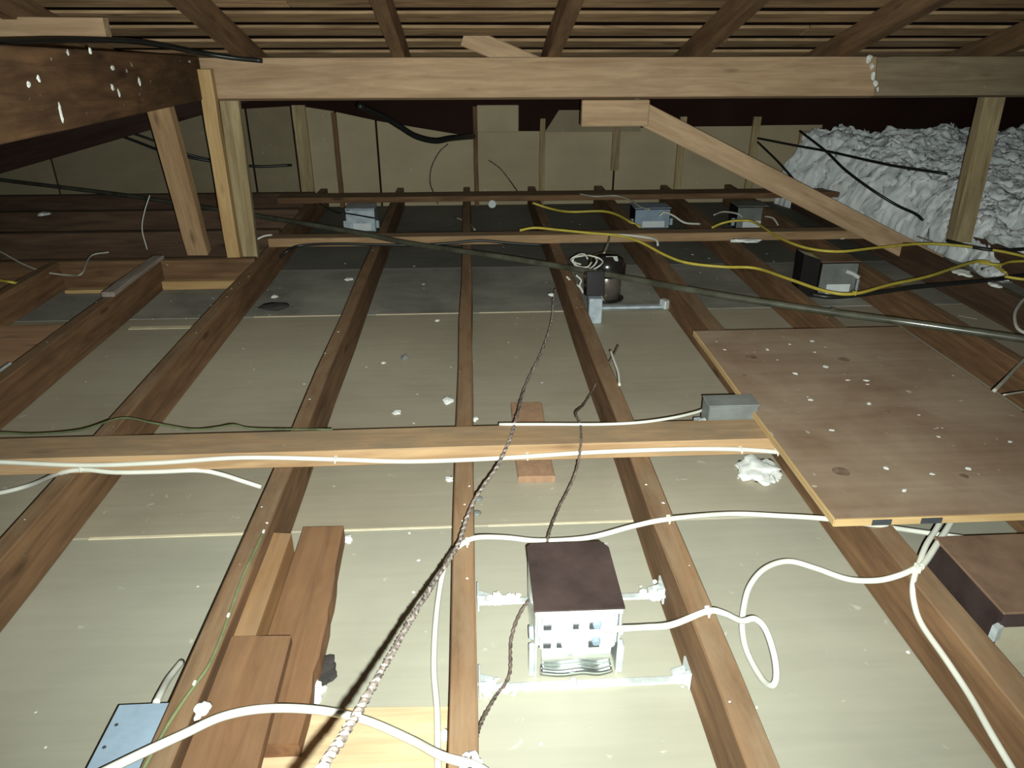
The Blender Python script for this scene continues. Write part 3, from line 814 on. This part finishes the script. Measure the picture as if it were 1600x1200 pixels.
p = P(1040, 479, z=ZF + .02); b = MB(); b.box((p.x, hy, ZF + .026), (.03, .04, .04), rot=Matrix.Rotation(.5, 3, 'Z'), bev=.004); b.build('end_bracket', 'galv', hb)
rnd = random.Random(5)
for i in range(4):
    c0 = P(905 + 5 * i, 405 + 2 * i, Y=cy - .10)
    rr = .028 + .006 * i
    b = MB(); b.tube([(c0.x + rr * 1.3 * math.cos(t), c0.y + .02 * math.sin(2 * t + i), c0.z + rr * .75 * math.sin(t)) for t in [k * .7 + i for k in range(8)]], .0035, 6)
    b.build('wire_loop', 'cable', can, smooth=True)
for pts in ([(885, 432), (893, 440), (905, 448), (911, 458)], [(900, 430), (908, 438), (906, 446), (911, 456)]):
    b = MB(); b.tube([P(x, y, Y=cy - .13) for x, y in pts], .004, 6); b.build('wire', 'cable', can, smooth=True)
b = MB(); b.tube([P(920, 418, Y=cy - .11), P(930, 440, Y=cy - .14), P(940, 464, Y=cy - .14), P(944, 470, Y=cy - .12)], .004, 6); b.build('wire', 'grey_wire', can, smooth=True)
b = MB(); b.tube([P(952, 370, Y=Y_CB2 - .006), P(950, 380, Y=cy + .25), P(944, 396, Y=cy + .02)], .006, 6); b.build('top_strap', 'grey_wire', can)

# ------------------------------------------------------------------ cables
def cable(name, pts, r, mat, label, cat='cable', group=None, n=8, squash=1.0, clips=(), clipmat='cable'):
    """pts: (x, y, height) or (x, y, 'Y', depth)"""
    W = []
    for p in pts:
        W.append(P(p[0], p[1], Y=p[3]) if p[2] == 'Y' else P(p[0], p[1], z=p[2]))
    if not clips:
        return tag(MB().tube(W, r, n, 6, squash).build(name, mat, None, True), label, cat, group)
    root = empty(name, W[0], label, cat, group)
    MB().tube(W, r, n, 6, squash).build('sheath', mat, root, True)
    for (x, y, zz) in clips:
        p = P(x, y, Y=zz[1]) if isinstance(zz, tuple) else P(x, y, z=zz)
        b = MB(); b.box((p.x, p.y, p.z + r * .4), (r * 1.6, r * 3.0, r * 1.6), bev=r * .3); b.cyl((p.x, p.y - r * 1.5, p.z - r), (p.x, p.y - r * 1.5, p.z + r * 2), r * .35, r * .35, 8)
        b.build('cable_clip', clipmat, root)
    return root

yc = Y_CB1 - .0065
cable('white_cable', [(-60, 722, 'Y', yc), (0, 722, 'Y', yc), (130, 727, 'Y', yc), (250, 723, 'Y', yc), (380, 715, 'Y', yc), (530, 718, 'Y', yc), (640, 721, 'Y', yc), (780, 716, 'Y', yc), (920, 707, 'Y', yc), (1060, 702, 'Y', yc), (1150, 702, 'Y', yc), (1224, 707, 'Y', yc)],
      .0058, 'cable', 'white cable clipped along the front of the nearest cross batten', clips=((824, 713, ('Y', yc)), (1158, 703, ('Y', yc)), (524, 718, ('Y', yc)), (1214, 706, ('Y', yc))))
cable('white_cable', [(-60, 776, -.09), (0, 770, -.085), (50, 757, -.07), (92, 740, .0), (130, 734, .012), (180, 738, .008), (250, 737, .006), (310, 735, .0), (345, 741, -.02), (380, 752, -.05), (408, 761, -.07)],
      .0058, 'cable', 'short white cable tied below the batten cable, ending beside a joist', clips=((128, 731, .016),))
cable('white_cable', [(150, 1212, .03), (220, 1178, .028), (285, 1148, .022), (350, 1119, .006), (420, 1107, -.004), (500, 1110, -.03), (570, 1125, -.05), (640, 1155, -.03), (690, 1181, .006), (745, 1198, .008), (790, 1230, -.02)],
      .0070, 'cable', 'thick white cable arching over the planks at the bottom edge')
cable('white_cable', [(686, 1240, ZF + .007), (684, 1180, ZF + .02), (683, 1110, ZF + .02), (678, 1040, ZF + .02), (682, 960, ZF + .03), (692, 895, ZF + .05), (705, 866, -.02), (722, 850, .007), (745, 840, .007), (790, 840, -.02), (845, 845, -.03), (920, 840, -.03), (990, 822, -.01), (1045, 811, .007), (1140, 803, -.03), (1220, 806, -.02), (1285, 810, .008), (1350, 818, .008), (1430, 830, -.02), (1520, 842, -.02), (1570, 846, -.01), (1620, 848, -.01)],
      .0058, 'cable', 'white cable rising beside the middle joist and running on under the plywood', clips=((730, 847, .01), (1045, 811, .01)))
cable('white_cable', [(946, 984, 'Y', fy - .012), (975, 982, 'Y', fy - .02), (1010, 980, -.01), (1050, 976, .004), (1105, 955, .008), (1130, 958, -.0), (1158, 970, -.03), (1180, 967, -.03), (1197, 985, -.04), (1210, 1025, -.06), (1213, 1058, -.08), (1206, 1071, -.095), (1190, 1060, -.11), (1168, 1020, -.115), (1160, 985, -.10), (1162, 950, -.08), (1172, 915, -.06), (1196, 888, -.05), (1232, 877, -.05), (1275, 888, -.05), (1325, 905, -.04), (1370, 907, -.02), (1405, 899, -.0), (1432, 887, .010)],
      .0060, 'cable', 'white cable from the terminal box with a hanging loop', clips=((1106, 955, .01),))
cable('white_cable', [(1474, 806, .018), (1462, 828, .018), (1447, 852, .018), (1436, 880, .012), (1427, 910, -.004), (1428, 940, -.030), (1440, 975, -.05), (1478, 1030, -.055), (1516, 1088, -.055), (1550, 1148, -.05), (1590, 1215, -.05)],
      .0058, 'cable', 'white cable running down the joist side at the right edge', clips=((1434, 887, .014),))
cable('white_cable', [(1492, 804, .020), (1480, 826, .020), (1464, 850, .020), (1450, 872, .016), (1438, 887, .014)], .0065, 'cable', 'short doubled white cable tail under the plywood corner')
cable('white_cable', [(1575, 851, .0), (1600, 862, -.01), (1640, 880, -.02)], .0055, 'cable', 'white cable stub behind the brown housing box')
cable('white_cable', [(1620, 455, .02), (1600, 468, .02), (1587, 486, .02), (1586, 503, .015), (1592, 515, .01), (1610, 524, .01)], .006, 'cable', 'curled white cable end above the outer plywood corner')
cable('white_cable', [(1553, 611, .066), (1570, 594, .06), (1600, 563, .03), (1640, 530, .03)], .0055, 'grey_wire', 'pale cable slanting away from the outer plywood edge')
cable('thin_wire', [(1568, 617, .066), (1600, 612, .05), (1650, 606, .02)], .0025, 'grey_wire', 'thin pale wire at the outer plywood edge', 'wire')
cable('white_cable', [(244, 1098, -.03), (252, 1082, -.04), (264, 1060, -.07), (284, 1034, -.10)], .006, 'cable', 'short white cable entering the blue grey box')
cable('thin_wire', [(780, 663, .047), (860, 663, .050), (940, 663, .050), (1000, 660, .050), (1050, 653, .048), (1085, 645, .038), (1100, 640, .03)], .004, 'cable', 'white wire running along the batten into the grey junction box', 'wire')
yg = Y_CB1 + .10
cable('green_wire', [(-40, 676, .05), (0, 676, .05), (60, 678, .049), (130, 671, .052), (190, 653, .075), (240, 661, .065), (300, 671, .05), (340, 668, .052), (366, 664, .058), (400, 670, .049), (520, 671, .049)], .0026, 'green', 'thin green wire looping along the back of the nearest batten', 'wire')
cable('green_wire', [(412, 831, .004), (402, 853, .004), (380, 900, .004), (362, 950, .004), (344, 1000, .004), (326, 1040, .004), (308, 1066, .004), (285, 1098, .004), (258, 1140, .004), (225, 1200, .004), (205, 1240, .004)], .0030, 'green_pale', 'green wire stapled along a joist top near the planks', 'wire', clips=((412, 831, .006), (357, 962, .006), (304, 1068, .006)))

# yellow cables
cable('yellow_cable', [(812, 360, .052), (835, 356, .06), (870, 359, .06), (920, 364, .06), (965, 368, .06), (1000, 378, .055), (1040, 399, .03), (1075, 411, .02), (1130, 417, .02), (1180, 419, .02), (1230, 435, .04), (1290, 455, .055), (1335, 459, .055), (1390, 445, .05), (1450, 432, .04), (1505, 414, .04), (1535, 408, .04), (1555, 415, .03), (1572, 427, .02)], .0065, 'yellow', 'yellow cable sagging in front of the grey and black housing', clips=((1335, 458, .058),), clipmat='yellow')
cable('yellow_cable', [(832, 317, .03), (860, 326, .0), (890, 331, .0), (940, 330, .012), (965, 336, .012), (985, 347, .006), (1002, 355, -.02)], .007, 'yellow', 'yellow cable drooping into the blue grey housing box')
cable('yellow_cable', [(1112, 356, .0), (1128, 349, .02), (1150, 345, .04), (1178, 347, .04), (1215, 370, .045), (1258, 387, .045), (1310, 393, .05), (1370, 387, .05), (1440, 381, .05), (1500, 384, .05), (1560, 392, .05), (1620, 405, .05)], .0065, 'yellow', 'yellow cable crossing below the sloping brace towards the insulation')
cable('yellow_cable', [(1530, 410, .05), (1560, 414, .05), (1580, 409, .05), (1620, 408, .05)], .006, 'yellow', 'yellow cable tail by the lower edge of the insulation')
cable('yellow_cable', [(1570, 432, .05), (1595, 436, .05), (1630, 438, .05)], .006, 'yellow', 'short yellow cable end at the right edge')
cable('yellow_cable', [(-30, 432, .01), (0, 438, .01), (18, 441, .01), (34, 444, -.02)], .006, 'yellow', 'yellow cable end on a joist at the far left')
cable('white_wire', [(905, 303, .04), (930, 307, .045), (962, 306, .045), (985, 313, .04), (1000, 323, .03), (1015, 328, .03)], .005, 'grey_wire', 'grey wire arching from the far timber to the blue grey housing box', 'wire')
cable('white_wire', [(1030, 338, .0), (1038, 332, .02), (1052, 337, .01), (1070, 348, -.02), (1094, 350, -.03)], .006, 'cable', 'white wire curling out of the blue grey housing box', 'wire')
cable('white_wire', [(950, 366, .05), (985, 368, .05), (1015, 372, .05), (1026, 376, .048), (1028, 384, .03)], .006, 'cable', 'white wire lying on the light orange timber above the canister', 'wire')
cable('white_wire', [(1115, 336, .02), (1130, 331, .03), (1152, 334, .03), (1160, 340, .01)], .005, 'grey_wire', 'grey wire hooking into the dark grey housing box', 'wire')
cable('white_wire', [(1195, 338, .03), (1208, 341, .03), (1216, 352, .0)], .005, 'grey_wire', 'grey wire leaving the dark grey housing box under the brace', 'wire')
cable('white_wire', [(500, 318, .03), (515, 327, .02), (530, 333, .02), (545, 334, .02), (585, 341, .03)], .004, 'black', 'thin dark wire across the pale blue grey housing box', 'wire')
cable('thin_wire', [(700, 225, 'Y', 5.05), (686, 238, 'Y', 5.04), (674, 262, 'Y', 5.04), (672, 285, 'Y', 5.02), (677, 300, 'Y', 4.8), (684, 318, 'Y', 4.58)], .004, 'rope_dark', 'thin brown wire hanging down the back wall below the black cable', 'wire')
cable('thin_wire', [(763, 250, 'Y', 5.04), (780, 262, 'Y', 5.04), (795, 280, 'Y', 5.02), (812, 304, 'Y', 4.7)], .004, 'rope_dark', 'thin brown wire slanting down the back wall beside the filler block', 'wire')
cable('thin_wire', [(712, 340, -.06), (730, 347, -.05), (742, 359, .03)], .004, 'grey_wire', 'thin tan wire end behind the light orange timber', 'wire')
cable('thin_wire', [(-20, 388, .03), (0, 393, .03), (35, 412, .0), (70, 425, -.02), (110, 430, -.03), (128, 427, -.01), (142, 400, .01), (170, 394, .02)], .004, 'grey_wire', 'thin pale wire hanging across the left trimmer joist', 'wire')
cable('thin_wire', [(234, 305, 'Y', 3.9), (226, 330, 'Y', 3.88), (222, 358, 'Y', 3.86), (230, 390, 'Y', 3.84)], .003, 'cable', 'fine white thread hanging before the left cross joists', 'wire')
cable('thin_wire', [(390, 382, .0), (400, 375, .03), (412, 369, .045), (425, 367, .045)], .005, 'cable', 'white wire hooking over the end of the light orange timber', 'wire')

# black cables and pipe
pipe_pts = [(-60, 272, .12), (0, 281, .09), (200, 306, .07), (400, 337, .07), (560, 364, .066), (640, 380, .066), (800, 404, .062), (960, 431, .06), (1130, 462, .06), (1300, 488, .065), (1420, 504, .08), (1600, 530, .085), (1680, 541, .085)]
W = [P(p[0], p[1], z=p[2]) for p in pipe_pts]
pr = empty('black_pipe', W[0], 'long glossy black pipe lying diagonally over the joists', 'pipe')
MB().tube(W, .0125, 12).build('tube', 'conduit', pr, True)
a = P(1298, 487, z=.065); c = P(1306, 488.5, z=.065)
MB().cyl(a, c, .015, .015, 12).build('coupling', 'conduit', pr)
cable('black_cable', [(560, 165, 'Y', 4.2), (600, 183, 'Y', 4.4), (625, 198, 'Y', 4.5), (650, 213, 'Y', 4.6), (680, 220, 'Y', 4.7), (705, 216, 'Y', 4.8), (740, 213, 'Y', 5.0)], .018, 'black', 'thick black cable drooping under the purlin before the back wall')
cable('black_cable', [(-40, 66, 'Y', 2.2), (0, 66, 'Y', 2.3), (100, 62, 'Y', 2.7), (200, 64, 'Y', 3.0), (260, 72, 'Y', 3.2), (310, 82, 'Y', 3.4), (360, 90, 'Y', 3.46), (410, 95, 'Y', 3.47)], .010, 'black', 'black cable lying along the top of the dark slanting beam')
cable('black_cable', [(170, 205, 'Y', 4.9), (215, 222, 'Y', 4.9), (260, 238, 'Y', 4.9), (330, 252, 'Y', 5.0), (400, 260, 'Y', 5.0), (456, 258, 'Y', 5.05)], .009, 'black', 'black cable sagging along the wall behind the posts, lower of two')
cable('black_cable', [(180, 200, 'Y', 4.9), (230, 216, 'Y', 4.9), (290, 240, 'Y', 4.95), (330, 250, 'Y', 5.0)], .008, 'black', 'black cable sagging behind the strut, upper of two')
cable('black_cable', [(1184, 216, 'Y', 4.95), (1240, 227, 'Y', 4.7), (1300, 238, 'Y', 4.4), (1390, 258, 'Y', 4.0), (1480, 272, 'Y', 3.75)], .007, 'black', 'thin black cable crossing before the insulation to the leaning post')
cable('black_cable', [(1250, 205, 'Y', 4.95), (1290, 236, 'Y', 4.6), (1320, 265, 'Y', 4.3), (1360, 295, 'Y', 4.1), (1400, 320, 'Y', 4.0), (1430, 334, 'Y', 3.9), (1442, 344, 'Y', 3.85)], .008, 'black', 'black cable hanging in a long bow over the insulation')
cable('black_cable', [(1184, 222, 'Y', 4.95), (1215, 252, 'Y', 4.7), (1240, 280, 'Y', 4.5)], .007, 'black', 'short black cable slanting down behind the sloping brace')
cable('black_cable', [(1480, 376, .05), (1520, 386, .05), (1560, 391, .05), (1620, 388, .06)], .008, 'black', 'black cable on the lower edge of the insulation beyond the post')
cable('black_cable', [(1268, 460, .03), (1300, 464, .03), (1350, 460, .03), (1420, 450, .03), (1500, 442, .03), (1560, 436, .03), (1630, 426, .03)], .009, 'black', 'black cable beside the yellow cable right of the dark housing')
yk = Y_CB2 - .012
cable('black_cable', [(438, 402, -.03), (450, 392, -.0), (468, 384, 'Y', yk), (520, 381, 'Y', yk), (580, 382, 'Y', yk), (650, 383, 'Y', yk), (700, 380, 'Y', yk), (750, 376, 'Y', yk), (800, 380, 'Y', yk), (850, 383, 'Y', yk)], .007, 'black', 'black cable along the front of the light orange timber')

# twisted cloth wires
def twisted(name, pts, r, mats, label, turns):
    W = smooth_path([P(x, y, z=z) for x, y, z in pts], 14)
    T, N = frames(W)
    root = empty(name, W[0], label, 'wire')
    L = [0.0]
    for i in range(1, len(W)): L.append(L[-1] + (W[i] - W[i - 1]).length)
    rnd = random.Random(len(pts))
    for s_ in (0, 1):
        b = MB()
        S = []
        for i, p in enumerate(W):
            ph = 2 * math.pi * turns * L[i] + s_ * math.pi
            bn = T[i].cross(N[i])
            S.append(p + (N[i] * math.cos(ph) + bn * math.sin(ph)) * r * .62 + Vector((rnd.uniform(-1, 1), rnd.uniform(-1, 1), rnd.uniform(-1, 1))) * r * .22)
        sweep(b.bm, S, r, 6)
        b.build('strand', mats[s_], root, True)
    return root
twisted('twisted_wire', [(868, 452, .004), (865, 468, .006), (862, 500, -.03), (848, 545, -.06), (822, 600, -.07), (808, 648, .03), (796, 688, .055), (776, 730, .055), (747, 772, .06), (730, 808, .075), (716, 850, .10), (682, 905, .16), (642, 968, .24), (602, 1038, .32), (562, 1108, .39), (526, 1165, .44), (494, 1215, .48), (470, 1260, .51)], .0031, ('rope_mid', 'rope_pale'), 'thick twisted cloth wire rising diagonally towards the camera', 40)
twisted('twisted_wire', [(966, 540, .004), (958, 556, .006), (945, 578, -.01), (930, 603, -.05), (912, 632, -.03), (900, 645, .03), (907, 664, .048), (907, 700, .047), (897, 745, -.03), (872, 796, -.05), (857, 838, -.02), (852, 880, -.03), (838, 918, -.06), (812, 960, -.08), (799, 1000, -.09), (796, 1055, -.09), (775, 1088, -.09), (752, 1130, -.06), (738, 1180, -.0), (730, 1230, .02)], .0022, ('rope_dark', 'rope_dark'), 'thin twisted cloth wire wandering past the terminal box', 30)
cable('white_wire', [(954, 548, .006), (960, 565, .006), (966, 582, .004), (968, 602, .003)], .004, 'cable', 'short frayed white wire end on the joist above the thin twisted wire', 'wire')

# ------------------------------------------------------------------ insulation
def heap():
    nx, ny = 280, 210
    bm = bmesh.new()
    x0, x1, y0, y1 = 2.52, 5.0, 3.25, 5.06
    grid = []
    for j in range(ny + 1):
        row = []
        for i in range(nx + 1):
            u, v = i / nx, j / ny
            xs = x0 - 0.42 * max(0.0, (v - .45) / .55) ** 1.0
            X = xs + (x1 - xs) * u; Y = y0 + (y1 - y0) * v
            X += 0.05 * noise.noise(Vector((u * 9, v * 9, 2.0)))
            edge = min(1.0, u / .06) * min(1.0, v / .16)
            z = ZF + (0.17 + 0.35 * max(0, v - .1) ** 0.9) * edge ** .6
            q = Vector((X * 5, Y * 5, 0))
            z += edge * (0.055 * noise.noise(q) + 0.03 * noise.noise(q * 2.3))
            z = min(z, zr(Y, .15)) 
            c_ = Vector((X, Y, z))
            if edge > 0:
                c_ += 0.034 * noise.noise_vector(c_ * 6) + 0.020 * noise.noise_vector(c_ * 15) + 0.017 * noise.noise_vector(c_ * 34) + 0.010 * noise.noise_vector(c_ * 70)
            c_.y = min(c_.y, 5.075); c_.z = max(min(c_.z, zr(c_.y, .15)), ZF)
            row.append(bm.verts.new(c_))
        grid.append(row)
    for j in range(ny):
        for i in range(nx):
            bm.faces.new((grid[j][i], grid[j][i + 1], grid[j + 1][i + 1], grid[j + 1][i]))
    # skirt down to the ceiling sheets, so that the heap is closed
    rim = grid[0][:] + [r[-1] for r in grid[1:]] + list(reversed(grid[-1][:-1])) + [r[0] for r in reversed(grid[1:-1])]
    low = [bm.verts.new((v.co.x, v.co.y, ZF)) for v in rim]
    for i in range(len(rim)):
        k = (i + 1) % len(rim)
        bm.faces.new((rim[i], rim[k], low[k], low[i]))
    b = MB(); b.bm.free(); b.bm = bm
    o = b.build('insulation_heap', 'wool', None, True)
    tag(o, 'big heap of white fluffy insulation at the far right', 'insulation', kind=None)
heap()

# ------------------------------------------------------------------ small things
def tuft(x, y, z, s, label, n=7, mat='plaster', name='insulation_tuft', cat='tuft', stretch=1.0, flat=0.34, turn=0.0):
    """one ragged lump of fluff or filler, s its half width in pixels"""
    p = P(x, y, z=z)
    k = s * (EYE - p).length / F_PX
    bm = bmesh.new()
    r = bmesh.ops.create_icosphere(bm, subdivisions=4 if s > 12 else 3, radius=1.0)
    off = Vector((x * .37, y * .53, s))
    for v in r['verts']:
        q = v.co
        f = 0.85 + .50 * noise.noise(q * 1.5 + off) + .22 * noise.noise(q * 3.9 + off) + .09 * noise.noise(q * 9 + off)
        f = max(.3, f)
        X, Y_ = q.x * stretch * k * f, q.y * k * 1.25 * f
        ct, st = math.cos(turn), math.sin(turn)
        v.co = Vector((p.x + X * ct - Y_ * st, p.y + X * st + Y_ * ct, z + max(0.0, (q.z * f + .35) * k * flat)))
    b = MB(); b.bm.free(); b.bm = bm
    return tag(b.build(name, mat, None, True), label, cat)
tuft(1186, 737, ZF, 31, 'white fluffy insulation tuft on the ceiling sheet beside the plywood', 18)
tuft(545, 437, ZF, 7, 'white crumb on the far dark ceiling sheet next to a joist', 4)
tuft(700, 626, ZF, 10, 'flat white flake beside the middle joist above the nearest batten', 5)
tuft(620, 645, ZF, 7, 'small white flake between two joists near the batten', 4)
tuft(599, 567, ZF, 4, 'round white crumb next to the tiny dark clip', 3)
tuft(683, 501, ZF, 4, 'white crumb near the far sheet joint', 3)
tuft(702, 749, ZF, 7, 'white crumb against the middle joist below the nearest batten', 4)
tuft(742, 655, ZF, 6, 'white crumb at the middle joist behind the nearest batten', 4)
tuft(429, 464, ZF, 6, 'white flake in the far bay beside the pale post', 3)
tuft(486, 1082, ZF, 22, 'lump of white filler at the ragged edge of the wide plank', 9)
tuft(543, 843, ZF, 9, 'white filler crumb at the top corner of the wide plank', 5)
tuft(698, 1150, ZF + .012, 10, 'white filler at the side of the middle joist on the light plywood', 5)
tuft(735, 1196, .0, 16, 'white filler dab on the middle joist at the bottom edge', 7)
tuft(1165, 377, .044, 9, 'white torn filler smear lying on the light orange timber', stretch=3.0)
tuft(862, 461, .0, 6, 'white dab where the thick twisted wire is fixed to a joist', 4)
tuft(1312, 372, .0, 7, 'white chip on a joist below the sloping brace', 3)
tuft(1503, 428, .0, 12, 'white rag like tuft on the dark joist near the yellow cables', 6)
tuft(1555, 447, .0, 9, 'pale tuft on the dark outer joist near the black cable', 5)
tuft(316, 1110, .0, 12, 'white filler dab on the joist beside the short plank', 4)
tuft(68, 336, .012, 8, 'white splash on the dark cross timber at the far left', 5)
# dark flap that reads as a hole at the plank edge
b = MB(); rnd = random.Random(2)
for (x, y, s_) in ((507, 1045, .022), (513, 1056, .018), (503, 1066, .016), (514, 1034, .013)):
    p = P(x, y, z=ZF); b.lump((p.x, p.y, ZF + .004), (s_, s_ * 1.1, .0022), .3, 2, seed=x)
tag(b.build('dark_scrap', 'dark_paper', None, True), 'dark crumpled scrap at the ragged edge of the wide plank', 'scrap')
b = MB(); p = P(430, 483, z=ZF); b.lump((p.x, p.y, ZF + .012), (.06, .04, .012), .3, 2, 4)
tag(b.build('dark_scrap', 'dark_paper', None, True), 'dark rag on the far ceiling sheet beside the joist', 'scrap')
# tiny clip
p = P(632, 561, z=ZF)
b = MB(); b.box((p.x, p.y, ZF + .006), (.022, .022, .012), rot=Matrix.Rotation(.5, 3, 'Z'), bev=.002); b.box((p.x + .004, p.y, ZF + .014), (.008, .014, .008), bev=.001)
tag(b.build('cable_clip', 'grey_cap'), 'tiny dark plastic clip on the ceiling sheet', 'clip')
# two nail caps
for x, y, lb in ((747, 780, 'small grey oval cap beside the middle joist, further of two'), (745, 803, 'small grey oval cap beside the middle joist, nearer of two')):
    p = P(x, y, z=ZF); b = MB(); b.lathe((p.x, p.y, ZF), [(.011, 0), (.012, .003), (.009, .006), (.003, .008)], 14)
    tag(b.build('grey_cap', 'grey_cap'), lb, 'cap')
p = P(769, 319, Y=Y_CB3 - .02)
b = MB(); b.cyl((p.x, p.y, p.z), (p.x, p.y + .015, p.z), .024, .022, 16); tag(b.build('round_cap', 'sticker'), 'pale round cap hanging before the far timber', 'cap')
# staple in the side joist at the left edge
a = P(8, 600, z=-.03); c = P(40, 568, z=-.0)
br = empty('bracket_strap', a, 'shiny metal bracket beside the reddish plank at the left edge', 'bracket')
timber('strap', (JX[-3] - .03, P(0, 600, z=0).y - .1, -.010), (JX[-3] - .03, P(30, 566, z=0).y, -.010), .012, .02, 'galv', parent=br)
b = MB(); b.box((JX[-3] - .036, P(10, 588, z=0).y, -.03), (.02, .05, .05), rot=Matrix.Rotation(.4, 3, 'Z'), bev=.003); b.build('plate', 'galv', br)
# wooden strip on joist sides (pale chip on third joist)
p = P(1505, 496, z=0.0)
timber('pale_splinter', P(1497, 493, z=-.10), P(1527, 499, z=-.10), .008, .006, 'painted', 'long pale splinter in the dark bay beyond the plywood', 'splinter')
timber('pale_splinter', P(1434, 370, z=.03), P(1458, 378, z=.03), .008, .006, 'painted', 'pale splinter at the foot of the sloping brace', 'splinter')

# loose flecks of plaster and dust nobody could count
def flecks(name, label, zones, seed, mat='plaster'):
    rnd = random.Random(seed)
    b = MB()
    for (x0, x1, y0, y1, z, n_, s_) in zones:
        for i in range(n_):
            X = rnd.uniform(x0, x1); Y = y0 + (y1 - y0) * rnd.random()
            k = s_ * rnd.uniform(.4, 1.0) ** 1.5
            r = bmesh.ops.create_icosphere(b.bm, subdivisions=1, radius=1.0)
            an = rnd.uniform(0, 3.1); ax = rnd.uniform(.5, 1.6)
            for v in r['verts']:
                q = v.co * (1 + rnd.uniform(-.3, .3))
                v.co = Vector((X + (q.x * ax * math.cos(an) - q.y * math.sin(an)) * k, Y + (q.x * ax * math.sin(an) + q.y * math.cos(an)) * k, z + k * .05 + q.z * k * .12))
    tag(b.build(name, mat), label, 'flecks', kind='stuff')
bays = [(JX[k] + .03, JX[k + 1] - .03) for k in range(-3, 4)]
z_ = []
for x0, x1 in bays:
    z_ += [(x0, x1, .75, 3.4, ZF, 12, .0048), (x0, x1, 3.2, 4.6, ZF, 8, .009)]
flecks('plaster_flecks', 'tiny white plaster flecks strewn over the ceiling sheets', z_, 21)
flecks('plaster_flecks', 'tiny white flecks scattered on the plywood board', [(xl + .02, xr - .02, yn + .03, yf - .05, Zp1, 22, .0075), (xl + .1, xl + .45, yn + .3, yf - .1, Zp1, 8, .012)], 22)
z_ = []
for k in range(-3, 4): z_ += [(JX[k] - .018, JX[k] + .018, .8, 4.4, .0, 14, .004)]
flecks('plaster_flecks', 'tiny pale flecks along the joist tops', z_, 23)
